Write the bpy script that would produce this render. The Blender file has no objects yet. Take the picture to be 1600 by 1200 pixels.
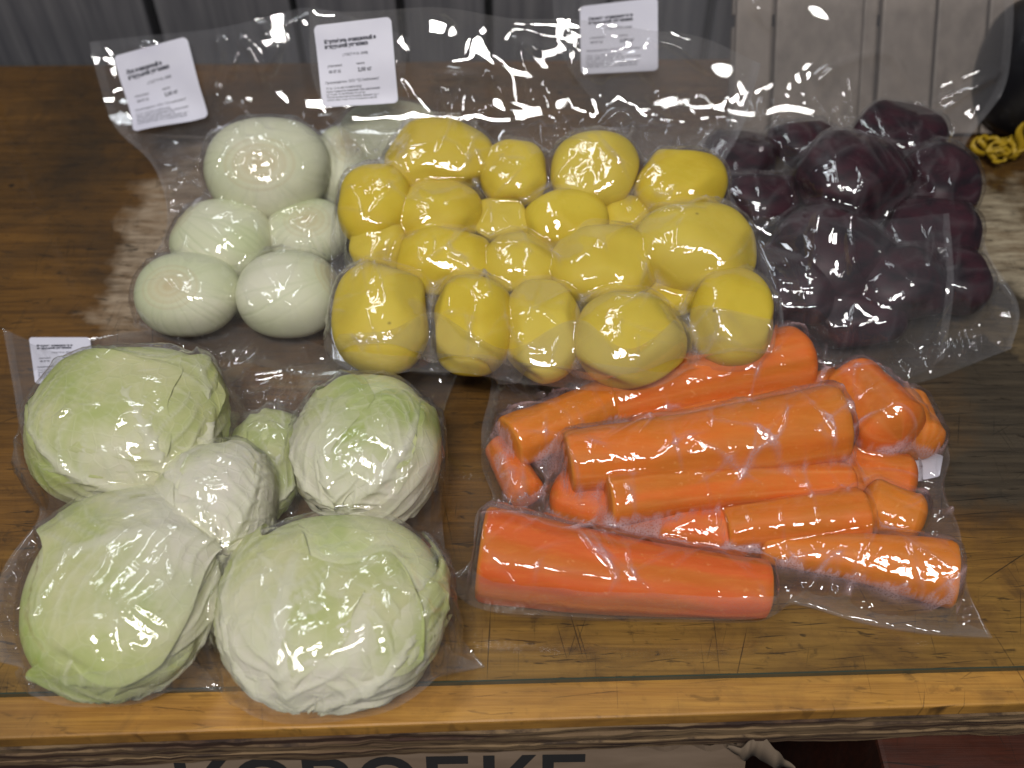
import bpy, bmesh, math, random
import numpy as np
from mathutils import Vector, Matrix
from mathutils.bvhtree import BVHTree

# ------------------------------------------------------------------ camera, world, lamps, exposure
SC = bpy.context.scene
COL = SC.collection
W_PX, H_PX = 1600.0, 1200.0                      # pixel grid of the photograph
F_PX = 1537.0
PITCH = math.radians(48.0)
CAM_H = 0.537
cam_data = bpy.data.cameras.new('camera')
cam_data.sensor_width = 36.0
cam_data.lens = 36.0 * F_PX / W_PX
cam_data.clip_start = 0.01
cam_data.clip_end = 50.0
cam_data.dof.use_dof = True
cam_data.dof.focus_distance = 0.62
cam_data.dof.aperture_fstop = 5.0
cam = bpy.data.objects.new('camera', cam_data)
cam.location = (0, 0, CAM_H)
cam.rotation_euler = (math.pi / 2 - PITCH, 0, 0)
COL.objects.link(cam)
SC.camera = cam

world = bpy.data.worlds.new('World')
SC.world = world
world.use_nodes = True
world.node_tree.nodes['Background'].inputs[0].default_value = (0.76, 0.78, 0.98, 1)
world.node_tree.nodes['Background'].inputs[1].default_value = 0.055


def area_lamp(name, loc, target, sx, sy, power, col):
    l = bpy.data.lights.new(name, 'AREA')
    l.shape = 'RECTANGLE'
    l.size, l.size_y = sx, sy
    l.energy = power
    l.color = col
    o = bpy.data.objects.new(name, l)
    o.location = loc
    d = Vector(target) - Vector(loc)
    o.rotation_euler = d.to_track_quat('-Z', 'Y').to_euler()
    COL.objects.link(o)
    return o


area_lamp('ceiling_lamp', (-0.20, -0.45, 1.55), (0, 0.5, 0), 0.45, 0.20, 20, (1.0, 0.97, 0.94))
area_lamp('ceiling_lamp', (0.30, -0.55, 1.50), (0, 0.55, 0), 0.26, 0.20, 7, (1.0, 0.97, 0.94))
area_lamp('ceiling_lamp', (-0.45, 0.75, 1.75), (0, 0.6, 0), 0.9, 0.16, 6, (0.90, 0.95, 1.0))

SC.view_settings.view_transform = 'Standard'
SC.view_settings.look = 'None'
SC.view_settings.exposure = 0.0
SC.view_settings.gamma = 1.0
SC.render.engine = 'CYCLES'
cy = SC.cycles
cy.max_bounces = 10
cy.diffuse_bounces = 3
cy.glossy_bounces = 4
cy.transmission_bounces = 6
cy.transparent_max_bounces = 40
cy.caustics_reflective = False
cy.caustics_refractive = False
cy.sample_clamp_indirect = 4.0
cy.use_denoising = True

# ------------------------------------------------------------------ projection helpers
FWD = np.array([0, math.cos(PITCH), -math.sin(PITCH)])
UPV = np.array([0, math.sin(PITCH), math.cos(PITCH)])
RGT = np.array([1.0, 0, 0])
EYE = np.array([0, 0, CAM_H])


def ray(px, py):
    d = FWD + RGT * ((px - W_PX / 2) / F_PX) - UPV * ((py - H_PX / 2) / F_PX)
    return d / np.linalg.norm(d)


def ground(px, py, z=0.0):
    d = ray(px, py)
    return EYE + d * ((z - EYE[2]) / d[2])


def at_depth(px, py, ydist):
    d = ray(px, py)
    return EYE + d * (ydist / d[1])


def project(P):
    q = np.asarray(P) - EYE
    z = q @ FWD
    return np.stack([W_PX / 2 + F_PX * (q @ RGT) / z, H_PX / 2 - F_PX * (q @ UPV) / z], -1)


def depth_of(P):
    return float((np.asarray(P) - EYE) @ FWD)


class Noise:
    """smooth band-limited noise: a sum of random sinusoids"""
    def __init__(self, seed, freq, n=14, dim=3):
        r = np.random.default_rng(seed)
        k = r.normal(size=(n, dim))
        k /= np.linalg.norm(k, axis=1)[:, None]
        self.k = k * freq * r.uniform(0.55, 1.45, (n, 1)) * 2 * math.pi
        self.p = r.uniform(0, 2 * math.pi, n)
        self.n = n

    def __call__(self, P):
        P = np.asarray(P, float)
        return np.sin(P @ self.k.T + self.p).sum(-1) / math.sqrt(self.n / 2.0) * 0.6


def smooth(x, a, b):
    t = np.clip((x - a) / (b - a), 0, 1)
    return t * t * (3 - 2 * t)


# ------------------------------------------------------------------ mesh helpers
def mesh_obj(name, verts, faces, mat=None, parent=None, smooth_shade=True, attrs=None):
    me = bpy.data.meshes.new(name)
    verts = np.asarray(verts, dtype=float).reshape(-1, 3)
    if isinstance(faces, np.ndarray):
        nf, k = faces.shape
        me.vertices.add(len(verts))
        me.vertices.foreach_set('co', verts.ravel())
        me.loops.add(nf * k)
        me.loops.foreach_set('vertex_index', faces.ravel().astype(np.int32))
        me.polygons.add(nf)
        me.polygons.foreach_set('loop_start', np.arange(0, nf * k, k, dtype=np.int32))
        me.polygons.foreach_set('loop_total', np.full(nf, k, dtype=np.int32))
        me.update(calc_edges=True)
        me.validate()
    else:
        me.from_pydata([tuple(v) for v in verts], [], faces)
    if smooth_shade:
        me.polygons.foreach_set('use_smooth', np.ones(len(me.polygons), dtype=bool))
    for k_, v_ in (attrs or {}).items():
        a = me.attributes.new(k_, 'FLOAT', 'POINT')
        a.data.foreach_set('value', np.asarray(v_, dtype=np.float32).ravel())
    o = bpy.data.objects.new(name, me)
    COL.objects.link(o)
    if mat:
        me.materials.append(mat)
    if parent:
        o.parent = parent
    return o


def grid_faces(n, m, wrap=False):
    i, j = np.meshgrid(np.arange(n - 1), np.arange(m if wrap else m - 1), indexing='ij')
    j2 = (j + 1) % m
    return np.stack([i * m + j, i * m + j2, (i + 1) * m + j2, (i + 1) * m + j], -1).reshape(-1, 4)


def bevel_box(name, lo, hi, mat, parent=None, bev=0.003, M=None):
    bm = bmesh.new()
    bmesh.ops.create_cube(bm, size=1.0)
    lo, hi = Vector(lo), Vector(hi)
    for v in bm.verts:
        v.co = Vector(((lo[k] + hi[k]) / 2 + v.co[k] * (hi[k] - lo[k]) for k in range(3)))
    if bev:
        bmesh.ops.bevel(bm, geom=bm.edges[:], offset=bev, segments=2, affect='EDGES', profile=0.6)
    if M is not None:
        bm.transform(M)
    me = bpy.data.meshes.new(name)
    bm.to_mesh(me)
    bm.free()
    o = bpy.data.objects.new(name, me)
    COL.objects.link(o)
    me.materials.append(mat)
    if parent:
        o.parent = parent
    return o


def tag(o, label=None, cat=None, group=None, kind=None):
    if label:
        o['label'] = label
    if cat:
        o['category'] = cat
    if group:
        o['group'] = group
    if kind:
        o['kind'] = kind
    return o


def empty(name, loc=(0, 0, 0)):
    o = bpy.data.objects.new(name, None)
    o.location = loc
    o.empty_display_size = 0.02
    COL.objects.link(o)
    return o


def parent_keep(child, parent):
    child.parent = parent
    child.matrix_parent_inverse = Matrix.Translation(parent.location).inverted()


_ico = {}


def icosphere(sub):
    if sub not in _ico:
        bm = bmesh.new()
        bmesh.ops.create_icosphere(bm, subdivisions=sub, radius=1.0)
        V = np.array([v.co[:] for v in bm.verts])
        Fc = np.array([[v.index for v in f.verts] for f in bm.faces])
        bm.free()
        _ico[sub] = (V, Fc)
    V, Fc = _ico[sub]
    return V.copy(), Fc


# ------------------------------------------------------------------ materials
def new_mat(name):
    m = bpy.data.materials.new(name)
    m.use_nodes = True
    nt = m.node_tree
    nt.nodes.clear()
    out = nt.nodes.new('ShaderNodeOutputMaterial')
    return m, nt, out


class NB:
    """tiny node-graph builder"""
    def __init__(self, nt):
        self.nt = nt

    def n(self, t, **kw):
        nd = self.nt.nodes.new(t)
        for k, v in kw.items():
            setattr(nd, k, v)
        return nd

    def link(self, a, b):
        self.nt.links.new(a, b)

    def setv(self, sock, v):
        if isinstance(v, bpy.types.NodeSocket):
            self.link(v, sock)
        elif isinstance(v, (tuple, list)) and len(v) == 3 and sock.type == 'RGBA':
            sock.default_value = (*v, 1)
        else:
            sock.default_value = v

    def coord(self, kind='Object', scale=(1, 1, 1), rot=(0, 0, 0)):
        tc = self.n('ShaderNodeTexCoord')
        mp = self.n('ShaderNodeMapping')
        mp.inputs['Scale'].default_value = scale
        mp.inputs['Rotation'].default_value = rot
        self.link(tc.outputs[kind], mp.inputs[0])
        return mp.outputs[0]

    def turned(self, rot, scale):
        tc = self.n('ShaderNodeTexCoord')
        m1 = self.n('ShaderNodeMapping')
        m1.inputs['Rotation'].default_value = (0, 0, rot)
        m1.inputs['Location'].default_value = (rot * 3.1, rot * 1.7, 0)
        m2 = self.n('ShaderNodeMapping')
        m2.inputs['Scale'].default_value = scale
        self.link(tc.outputs['Object'], m1.inputs[0])
        self.link(m1.outputs[0], m2.inputs[0])
        return m2.outputs[0]

    def noise(self, vec, scale, detail=4, rough=0.55, dist=0.0):
        nd = self.n('ShaderNodeTexNoise')
        self.link(vec, nd.inputs['Vector'])
        nd.inputs['Scale'].default_value = scale
        nd.inputs['Detail'].default_value = detail
        nd.inputs['Roughness'].default_value = rough
        nd.inputs['Distortion'].default_value = dist
        return nd.outputs['Fac']

    def vor(self, vec, scale, feature='F1', rnd=1.0):
        nd = self.n('ShaderNodeTexVoronoi', feature=feature)
        self.link(vec, nd.inputs['Vector'])
        nd.inputs['Scale'].default_value = scale
        nd.inputs['Randomness'].default_value = rnd
        return nd.outputs['Distance']

    def ramp(self, fac, *stops):
        nd = self.n('ShaderNodeValToRGB')
        el = nd.color_ramp.elements
        while len(el) > 1:
            el.remove(el[-1])
        for i, (p, c) in enumerate(stops):
            e = el[0] if i == 0 else el.new(p)
            e.position = p
            e.color = (*c, 1) if isinstance(c, (tuple, list)) else (c, c, c, 1)
        self.link(fac, nd.inputs[0])
        return nd.outputs[0]

    def mix(self, fac, a, b, mode='MIX'):
        nd = self.n('ShaderNodeMix', data_type='RGBA', blend_type=mode)
        self.setv(nd.inputs[0], fac)
        self.setv(nd.inputs[6], a)
        self.setv(nd.inputs[7], b)
        return nd.outputs[2]

    def math(self, op, a, b=0.0, clamp=False):
        nd = self.n('ShaderNodeMath', operation=op)
        nd.use_clamp = clamp
        self.setv(nd.inputs[0], a)
        self.setv(nd.inputs[1], b)
        return nd.outputs[0]

    def attr(self, name):
        nd = self.n('ShaderNodeAttribute')
        nd.attribute_name = name
        return nd.outputs['Fac']

    def schlick(self, normal=None, f0=0.043, cap=0.55):
        geo = self.n('ShaderNodeNewGeometry')
        dt = self.n('ShaderNodeVectorMath', operation='DOT_PRODUCT')
        self.link(geo.outputs['Incoming'], dt.inputs[0])
        self.link(normal if normal is not None else geo.outputs['Normal'], dt.inputs[1])
        c = self.math('SUBTRACT', 1.0, self.math('ABSOLUTE', dt.outputs['Value']), True)
        f = self.math('ADD', self.math('MULTIPLY', self.math('POWER', c, 5.0), 1 - f0), f0)
        return self.math('MINIMUM', f, cap)

    def objrand(self):
        return self.n('ShaderNodeObjectInfo').outputs['Random']

    def bump(self, height, strength=0.3, dist=0.001, normal=None):
        nd = self.n('ShaderNodeBump')
        nd.inputs['Strength'].default_value = strength
        nd.inputs['Distance'].default_value = dist
        self.link(height, nd.inputs['Height'])
        if normal is not None:
            self.link(normal, nd.inputs['Normal'])
        return nd.outputs[0]

    def principled(self, col, rough=0.5, normal=None, spec=0.5, sss=0.0, sssr=(1, 0.6, 0.3), sscale=0.01, coat=0.0, metal=0.0):
        p = self.n('ShaderNodeBsdfPrincipled')
        self.setv(p.inputs['Base Color'], col)
        self.setv(p.inputs['Roughness'], rough)
        p.inputs['Specular IOR Level'].default_value = spec
        p.inputs['Metallic'].default_value = metal
        p.inputs['Coat Weight'].default_value = coat
        if sss:
            p.inputs['Subsurface Weight'].default_value = sss
            p.inputs['Subsurface Radius'].default_value = sssr
            p.inputs['Subsurface Scale'].default_value = sscale
        if normal is not None:
            self.link(normal, p.inputs['Normal'])
        return p.outputs[0]


def simple_mat(name, col, rough=0.5, **kw):
    m, nt, out = new_mat(name)
    b = NB(nt)
    b.link(b.principled(col, rough, **kw), out.inputs[0])
    return m


def wood_mat(name, light, dark, stain_amt, with_patches):
    m, nt, out = new_mat(name)
    b = NB(nt)
    vec = b.coord('Object')
    g1 = b.noise(b.coord('Object', (1.2, 26, 8)), 9.0, 6, 0.62, 0.5)
    g2 = b.noise(b.coord('Object', (2.2, 110, 30)), 10.0, 3, 0.6, 0.2)
    col = b.mix(b.ramp(g1, (0.30, 0.0), (0.72, 1.0)), dark, light)
    col = b.mix(b.math('MULTIPLY', b.ramp(g2, (0.45, 0.0), (0.75, 1.0)), 0.35), col, tuple(c * 0.45 for c in dark))
    # grime in broad blotches
    big = b.noise(vec, 4.2, 5, 0.6, 0.6)
    grime = b.ramp(big, (0.40, 0.0), (0.66, 1.0))
    col = b.mix(b.math('MULTIPLY', grime, stain_amt), col, (0.018, 0.014, 0.010))
    mid = b.noise(vec, 21.0, 5, 0.65, 0.8)
    col = b.mix(b.math('MULTIPLY', b.ramp(mid, (0.52, 0.0), (0.70, 1.0)), stain_amt * 0.65), col, (0.02, 0.013, 0.008))
    # small dark nail dots
    d = b.vor(vec, 22.0)
    pick = b.noise(vec, 9.0, 1)
    dots = b.math('MULTIPLY', b.ramp(d, (0.045, 1.0), (0.075, 0.0)), b.ramp(pick, (0.52, 0.0), (0.56, 1.0)))
    col = b.mix(b.math('MULTIPLY', dots, 0.85), col, (0.008, 0.006, 0.005))
    if with_patches:
        # dark grey worn area on the right and pale patches painting the glass sheen into the wood
        sep = b.n('ShaderNodeSeparateXYZ')
        b.link(b.coord('Object'), sep.inputs[0])
        wob = b.math('MULTIPLY', b.math('SUBTRACT', b.noise(vec, 7.0, 5, 0.6), 0.5), 0.22)
        fx = b.math('ADD', sep.outputs[0], wob)
        fy = b.math('ADD', sep.outputs[1], wob)
        right = b.ramp(b.math('SUBTRACT', fx, 0.24), (0.0, 0.0), (0.07, 1.0))
        infr = b.ramp(b.math('SUBTRACT', fy, 0.325), (0.0, 0.0), (0.05, 1.0))
        notback = b.ramp(b.math('SUBTRACT', 0.66, fy), (0.0, 0.0), (0.05, 1.0))
        k = b.math('MULTIPLY', b.math('MULTIPLY', right, infr), notback)
        gcol = b.mix(b.ramp(g1, (0.3, 0.0), (0.75, 1.0)), (0.030, 0.022, 0.016), (0.095, 0.070, 0.048))
        col = b.mix(b.math('MULTIPLY', k, 0.97), col, gcol)
        och = b.ramp(b.math('SUBTRACT', 0.345, fy), (0.0, 0.0), (0.05, 1.0))
        oc = b.mix(b.ramp(g1, (0.3, 0.0), (0.75, 1.0)), (0.17, 0.088, 0.022), (0.38, 0.205, 0.048))
        col = b.mix(b.math('MULTIPLY', b.math('MULTIPLY', och, b.ramp(mid, (0.45, 1.0), (0.7, 0.25))), 0.8), col, oc)
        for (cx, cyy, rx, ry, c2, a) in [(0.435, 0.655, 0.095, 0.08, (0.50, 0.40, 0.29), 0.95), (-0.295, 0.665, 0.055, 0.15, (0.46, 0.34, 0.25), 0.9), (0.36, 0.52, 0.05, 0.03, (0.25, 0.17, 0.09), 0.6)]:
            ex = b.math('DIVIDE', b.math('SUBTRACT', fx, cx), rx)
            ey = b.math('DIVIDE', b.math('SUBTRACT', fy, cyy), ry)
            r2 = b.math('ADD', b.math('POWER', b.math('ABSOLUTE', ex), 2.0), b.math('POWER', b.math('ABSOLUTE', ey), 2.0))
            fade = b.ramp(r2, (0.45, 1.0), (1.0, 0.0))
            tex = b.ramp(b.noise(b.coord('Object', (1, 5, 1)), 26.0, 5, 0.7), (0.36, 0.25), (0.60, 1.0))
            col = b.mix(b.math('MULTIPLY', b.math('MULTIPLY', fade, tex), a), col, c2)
    # knife scratches: several directions of stretched noise, thresholded
    for k, (rot, sx, sy, sc, th) in enumerate([(0.1, 2.2, 90, 7, 0.70), (1.35, 1.6, 95, 6, 0.715), (1.9, 1.8, 85, 7, 0.735), (-0.1, 2.4, 120, 6, 0.69), (1.6, 1.6, 110, 7, 0.72), (2.6, 2.0, 90, 6, 0.745)]):
        s = b.noise(b.turned(rot, (sx, sy, 1)), sc, 2.0, 0.5, 0.1)
        th = th + (0.0 if with_patches else 0.022)
        col = b.mix(b.math('MULTIPLY', b.ramp(s, (th - 0.03, 0.0), (th + 0.015, 1.0)), 0.75), col, (0.010, 0.007, 0.005))
    dash = b.noise(b.turned(0.06, (3, 14, 1)), 16.0, 3, 0.6, 0.5)
    col = b.mix(b.math('MULTIPLY', b.ramp(dash, (0.62, 0.0), (0.68, 1.0)), 0.7 if with_patches else 0.35), col, (0.020, 0.012, 0.007))
    spk = b.noise(vec, 95.0, 4, 0.7)
    col = b.mix(b.math('MULTIPLY', b.ramp(spk, (0.60, 0.0), (0.70, 1.0)), 0.45 if with_patches else 0.2), col, (0.02, 0.013, 0.008))
    h = b.math('ADD', g2, b.math('MULTIPLY', mid, 0.5))
    rough = b.ramp(mid, (0.35, 0.42), (0.7, 0.62))
    b.link(b.principled(col, rough, b.bump(h, 0.25, 0.0006), 0.4), out.inputs[0])
    return m


def film_mat(name, haze_contact=0.015, haze_free=0.055, rough=0.028, tint=(0.80, 0.79, 0.81), droplets=0.0, grain=0.0, dry=0.10):
    """clear thick vacuum-bag film: mirror-like highlights, a light milky haze where it does not cling"""
    m, nt, out = new_mat(name)
    b = NB(nt)
    vec = b.coord('Object')
    contact = b.attr('contact')
    tr = b.n('ShaderNodeBsdfTransparent')
    tr.inputs[0].default_value = (0.985, 0.985, 0.985, 1)
    fine = b.noise(vec, 900.0, 2, 0.5)
    cr = b.noise(vec, 85.0, 2, 0.5, 1.2)
    nrm = b.bump(b.math('MULTIPLY', cr, b.math('ADD', b.math('MULTIPLY', contact, 1.25), 0.03)), 0.45, 0.0012)
    gl = b.n('ShaderNodeBsdfGlossy')
    gl.inputs['Color'].default_value = (1, 1, 1, 1)
    gl.inputs['Roughness'].default_value = rough
    b.link(nrm, gl.inputs['Normal'])
    fr = b.schlick(nrm, 0.065)
    df = b.n('ShaderNodeBsdfDiffuse')
    df.inputs[0].default_value = (*tint, 1)
    tl = b.n('ShaderNodeBsdfTranslucent')
    tl.inputs[0].default_value = (*tint, 1)
    hz = b.n('ShaderNodeMixShader')
    hz.inputs[0].default_value = 0.4
    b.link(df.outputs[0], hz.inputs[1])
    b.link(tl.outputs[0], hz.inputs[2])
    mr = b.n('ShaderNodeMapRange')
    b.link(contact, mr.inputs[0])
    mr.inputs[3].default_value = haze_free
    mr.inputs[4].default_value = haze_contact
    fac = mr.outputs[0]
    dryn = b.math('ADD', b.attr('dry'), b.math('MULTIPLY', b.math('SUBTRACT', b.noise(vec, 42.0, 2, 0.5, 0.4), 0.5), 0.55))
    fac = b.math('ADD', fac, b.math('MULTIPLY', b.ramp(dryn, (0.47, 0.0), (0.53, 1.0)), dry), True)
    if grain:
        fac = b.math('MULTIPLY', fac, b.ramp(fine, (0.3, 0.7), (0.7, 1.3)))
    if droplets:
        v = b.vor(vec, 800.0)
        dn = b.noise(vec, 60.0, 3)
        dd = b.math('MULTIPLY', b.ramp(v, (0.12, 0.35), (0.55, 1.0)), b.ramp(dn, (0.3, 0.4), (0.6, 1.0)))
        dd = b.math('MULTIPLY', b.math('MULTIPLY', dd, b.attr('valley')), droplets)
        fac = b.math('ADD', fac, dd, True)
    m1 = b.n('ShaderNodeMixShader')
    b.link(fac, m1.inputs[0])
    b.link(tr.outputs[0], m1.inputs[1])
    b.link(hz.outputs[0], m1.inputs[2])
    m2 = b.n('ShaderNodeMixShader')
    b.link(fr, m2.inputs[0])
    b.link(m1.outputs[0], m2.inputs[1])
    b.link(gl.outputs[0], m2.inputs[2])
    b.link(m2.outputs[0], out.inputs[0])
    return m


def potato_mat():
    m, nt, out = new_mat('peeled_potato')
    b = NB(nt)
    vec = b.coord('Object')
    n1 = b.noise(vec, 22.0, 3)
    n2 = b.noise(vec, 150.0, 4, 0.6)
    col = b.mix(b.ramp(n1, (0.35, 0.0), (0.65, 1.0)), (0.56, 0.395, 0.018), (0.66, 0.500, 0.042))
    col = b.mix(b.math('MULTIPLY', b.objrand(), 0.45), col, (0.62, 0.50, 0.10))
    spk = b.vor(vec, 60.0)
    pick = b.ramp(b.noise(vec, 33.0, 1), (0.62, 0.0), (0.66, 1.0))
    col = b.mix(b.math('MULTIPLY', b.math('MULTIPLY', b.ramp(spk, (0.06, 1.0), (0.12, 0.0)), pick), 0.6), col, (0.10, 0.06, 0.02))
    b.link(b.principled(col, 0.55, b.bump(n2, 0.15, 0.0006), 0.2, sss=0.25, sssr=(1.0, 0.6, 0.1), sscale=0.006), out.inputs[0])
    return m


def carrot_mat():
    m, nt, out = new_mat('peeled_carrot')
    b = NB(nt)
    vec = b.coord('Object')
    rnd = b.objrand()
    streak = b.attr('streak')
    n1 = b.noise(vec, 30.0, 4)
    col = b.mix(b.ramp(rnd, (0.1, 0.0), (0.9, 1.0)), (0.72, 0.155, 0.014), (0.70, 0.215, 0.016))
    col = b.mix(b.ramp(n1, (0.4, 0.0), (0.7, 0.5)), col, (0.56, 0.20, 0.018))
    col = b.mix(b.math('MULTIPLY', streak, 0.55), col, (0.80, 0.30, 0.09))
    red = b.attr('red')
    col = b.mix(b.math('MULTIPLY', red, 0.75), col, (0.66, 0.10, 0.018))
    col = b.mix(b.math('MULTIPLY', b.attr('tone'), 0.55), col, (0.52, 0.17, 0.014))
    # short cross marks of the root scars
    sc = b.noise(vec, 240.0, 2)
    col = b.mix(b.math('MULTIPLY', b.ramp(sc, (0.66, 0.0), (0.74, 1.0)), 0.25), col, (0.86, 0.42, 0.16))
    peel = b.noise(b.coord('Object', (10, 60, 60)), 6.0, 3, 0.6, 0.3)
    col = b.mix(b.math('MULTIPLY', b.ramp(peel, (0.48, 0.0), (0.66, 1.0)), 0.12), col, (0.84, 0.33, 0.07))
    cap = b.attr('cap')
    col = b.mix(b.math('MULTIPLY', cap, 0.6), col, (0.80, 0.30, 0.03))
    b.link(b.principled(col, 0.55, b.bump(b.noise(vec, 180.0, 4), 0.18, 0.0006), 0.2, sss=0.2, sssr=(1.0, 0.3, 0.05), sscale=0.006), out.inputs[0])
    return m


def onion_mat():
    m, nt, out = new_mat('peeled_onion')
    b = NB(nt)
    vec = b.coord('Object')
    st = b.attr('stripe')
    gr = b.attr('green')
    pole = b.attr('pole')
    col = b.mix(b.ramp(b.noise(vec, 18.0, 3), (0.35, 0.0), (0.7, 1.0)), (0.62, 0.63, 0.43), (0.72, 0.70, 0.54))
    col = b.mix(b.math('MULTIPLY', gr, 0.6), col, (0.45, 0.54, 0.22))
    col = b.mix(b.math('MULTIPLY', st, 0.55), col, (0.40, 0.47, 0.24))
    col = b.mix(b.math('MULTIPLY', pole, 0.8), col, (0.55, 0.45, 0.26))
    b.link(b.principled(col, 0.5, b.bump(st, 0.15, 0.0006), 0.2, sss=0.2, sssr=(0.9, 1.0, 0.6), sscale=0.005), out.inputs[0])
    return m


def beet_mat():
    m, nt, out = new_mat('peeled_beetroot')
    b = NB(nt)
    vec = b.coord('Object')
    n1 = b.noise(b.coord('Object', (1, 1, 3)), 50.0, 4)
    col = b.mix(b.ramp(n1, (0.35, 0.0), (0.7, 1.0)), (0.008, 0.002, 0.005), (0.042, 0.006, 0.013))
    b.link(b.principled(col, 0.45, b.bump(n1, 0.15, 0.0006), 0.25), out.inputs[0])
    return m


def cabbage_mat():
    m, nt, out = new_mat('cabbage_leaf')
    b = NB(nt)
    vec = b.coord('Object')
    vein = b.attr('vein')
    tip = b.attr('tip')
    n1 = b.noise(vec, 16.0, 4, 0.6)
    n2 = b.noise(vec, 75.0, 4, 0.6)
    green = b.mix(b.ramp(n1, (0.36, 0.0), (0.66, 1.0)), (0.61, 0.60, 0.30), (0.38, 0.46, 0.13))
    white = b.mix(b.ramp(n2, (0.35, 0.0), (0.7, 1.0)), (0.76, 0.72, 0.54), (0.70, 0.70, 0.46))
    f = b.math('ADD', tip, b.math('MULTIPLY', b.math('SUBTRACT', n1, 0.5), 0.9), True)
    col = b.mix(b.ramp(f, (0.12, 0.0), (0.72, 1.0)), white, green)
    col = b.mix(b.math('MULTIPLY', vein, 0.75), col, (0.66, 0.66, 0.44))
    # fine net of small veins
    net = b.vor(b.coord('Object', (1, 1, 1)), 95.0, 'DISTANCE_TO_EDGE')
    netm = b.ramp(net, (0.0, 1.0), (0.07, 0.0))
    col = b.mix(b.math('MULTIPLY', netm, 0.16), col, (0.70, 0.72, 0.46))
    hgt = b.math('ADD', b.math('MULTIPLY', n2, 0.7), b.math('MULTIPLY', netm, 0.3))
    b.link(b.principled(col, 0.55, b.bump(hgt, 0.35, 0.0012), 0.2, sss=0.25, sssr=(0.8, 1.0, 0.4), sscale=0.006), out.inputs[0])
    return m


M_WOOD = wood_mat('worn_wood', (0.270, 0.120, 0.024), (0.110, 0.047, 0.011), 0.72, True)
M_BEAM = wood_mat('varnished_wood', (0.54, 0.280, 0.055), (0.34, 0.155, 0.030), 0.50, False)
M_POTATO, M_CARROT, M_ONION, M_BEET, M_CABBAGE = potato_mat(), carrot_mat(), onion_mat(), beet_mat(), cabbage_mat()
M_FILM = film_mat('clear_film', dry=0.07)
M_FILM_POTATO = film_mat('clear_film_starchy', 0.02, 0.06, tint=(0.82, 0.76, 0.70), droplets=0.30)
M_LIP = film_mat('film_lip', 0.10, 0.10, rough=0.05)
M_FILM_CARROT = film_mat('clear_film_misted', 0.015, 0.055, tint=(0.80, 0.60, 0.63), droplets=0.62)
M_FILM_CABBAGE = film_mat('clear_film_cabbage', 0.012, 0.055)
M_FILM_FLAP = film_mat('clear_film_loose', 0.04, 0.04, rough=0.035)
M_SEAL = film_mat('heat_seal', 0.11, 0.11, rough=0.09, grain=1.0)


def label_mat():
    m, nt, out = new_mat('label_paper')
    b = NB(nt)
    n = b.noise(b.coord('Object'), 30.0, 3)
    col = b.mix(b.ramp(n, (0.3, 0.0), (0.7, 1.0)), (0.62, 0.61, 0.70), (0.68, 0.67, 0.75))
    b.link(b.principled(col, 0.5), out.inputs[0])
    return m


M_LABEL = label_mat()
M_INK = simple_mat('label_ink', (0.06, 0.06, 0.08), 0.6)


# ------------------------------------------------------------------ the table, glass sheet and background
TABLE_Z = -0.005
gl0, gl1 = ground(0, 1082), ground(1600, 1040)
tdir = (gl1 - gl0)[:2]
tdir /= np.linalg.norm(tdir)
tnor = np.array([-tdir[1], tdir[0]])
YAW = math.atan2(tdir[1], tdir[0])


def line_at(p, q, x):
    t = (x - p[0]) / (q[0] - p[0])
    return p + (q - p) * t


def slab(name, poly, z0, z1, mat, parent=None, bev=0.0):
    bm = bmesh.new()
    lo = [bm.verts.new((p[0], p[1], z0)) for p in poly]
    hi = [bm.verts.new((p[0], p[1], z1)) for p in poly]
    bm.faces.new(list(reversed(lo)))
    bm.faces.new(hi)
    n = len(poly)
    for i in range(n):
        bm.faces.new((lo[i], lo[(i + 1) % n], hi[(i + 1) % n], hi[i]))
    if bev:
        bmesh.ops.bevel(bm, geom=bm.edges[:], offset=bev, segments=2, affect='EDGES', profile=0.6)
    bmesh.ops.recalc_face_normals(bm, faces=bm.faces[:])
    me = bpy.data.meshes.new(name)
    bm.to_mesh(me)
    bm.free()
    o = bpy.data.objects.new(name, me)
    COL.objects.link(o)
    me.materials.append(mat)
    if parent:
        o.parent = parent
    return o


fe0, fe1 = ground(0, 1155, TABLE_Z), ground(1600, 1100, TABLE_Z)
XL, XR, YB = -1.1, 1.1, 0.945
table = empty('work_table')
tag(table, 'worn brown wooden work table carrying a glass sheet and vacuum bags', 'table')
fL, fR = line_at(fe0, fe1, XL), line_at(fe0, fe1, XR)
gL, gR = line_at(gl0, gl1, XL), line_at(gl0, gl1, XR)
# the top: main board and front rail meet just in front of the glass edge
split = -0.0015
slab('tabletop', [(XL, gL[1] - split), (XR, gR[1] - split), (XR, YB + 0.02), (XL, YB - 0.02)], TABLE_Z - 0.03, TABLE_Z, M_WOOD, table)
slab('front_rail', [(XL, fL[1]), (XR, fR[1]), (XR, gR[1] - split - 0.0006), (XL, gL[1] - split - 0.0006)], TABLE_Z - 0.012, TABLE_Z + 0.0004, M_BEAM, table, 0.0015)


def ply_mat():
    m, nt, out = new_mat('plywood_edge')
    b = NB(nt)
    vec = b.coord('Object', (6, 6, 260))
    n = b.noise(vec, 1.0, 4, 0.6, 0.25)
    n2 = b.noise(b.coord('Object', (9, 9, 90)), 3.0, 5, 0.7)
    col = b.mix(b.ramp(n, (0.40, 0.0), (0.55, 1.0)), (0.045, 0.018, 0.010), (0.20, 0.13, 0.065))
    col = b.mix(b.ramp(n2, (0.50, 0.0), (0.62, 0.85)), col, (0.022, 0.010, 0.007))
    b.link(b.principled(col, 0.75, b.bump(n2, 0.6, 0.002)), out.inputs[0])
    return m


M_PLY = ply_mat()
rng = np.random.default_rng(5)
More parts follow.
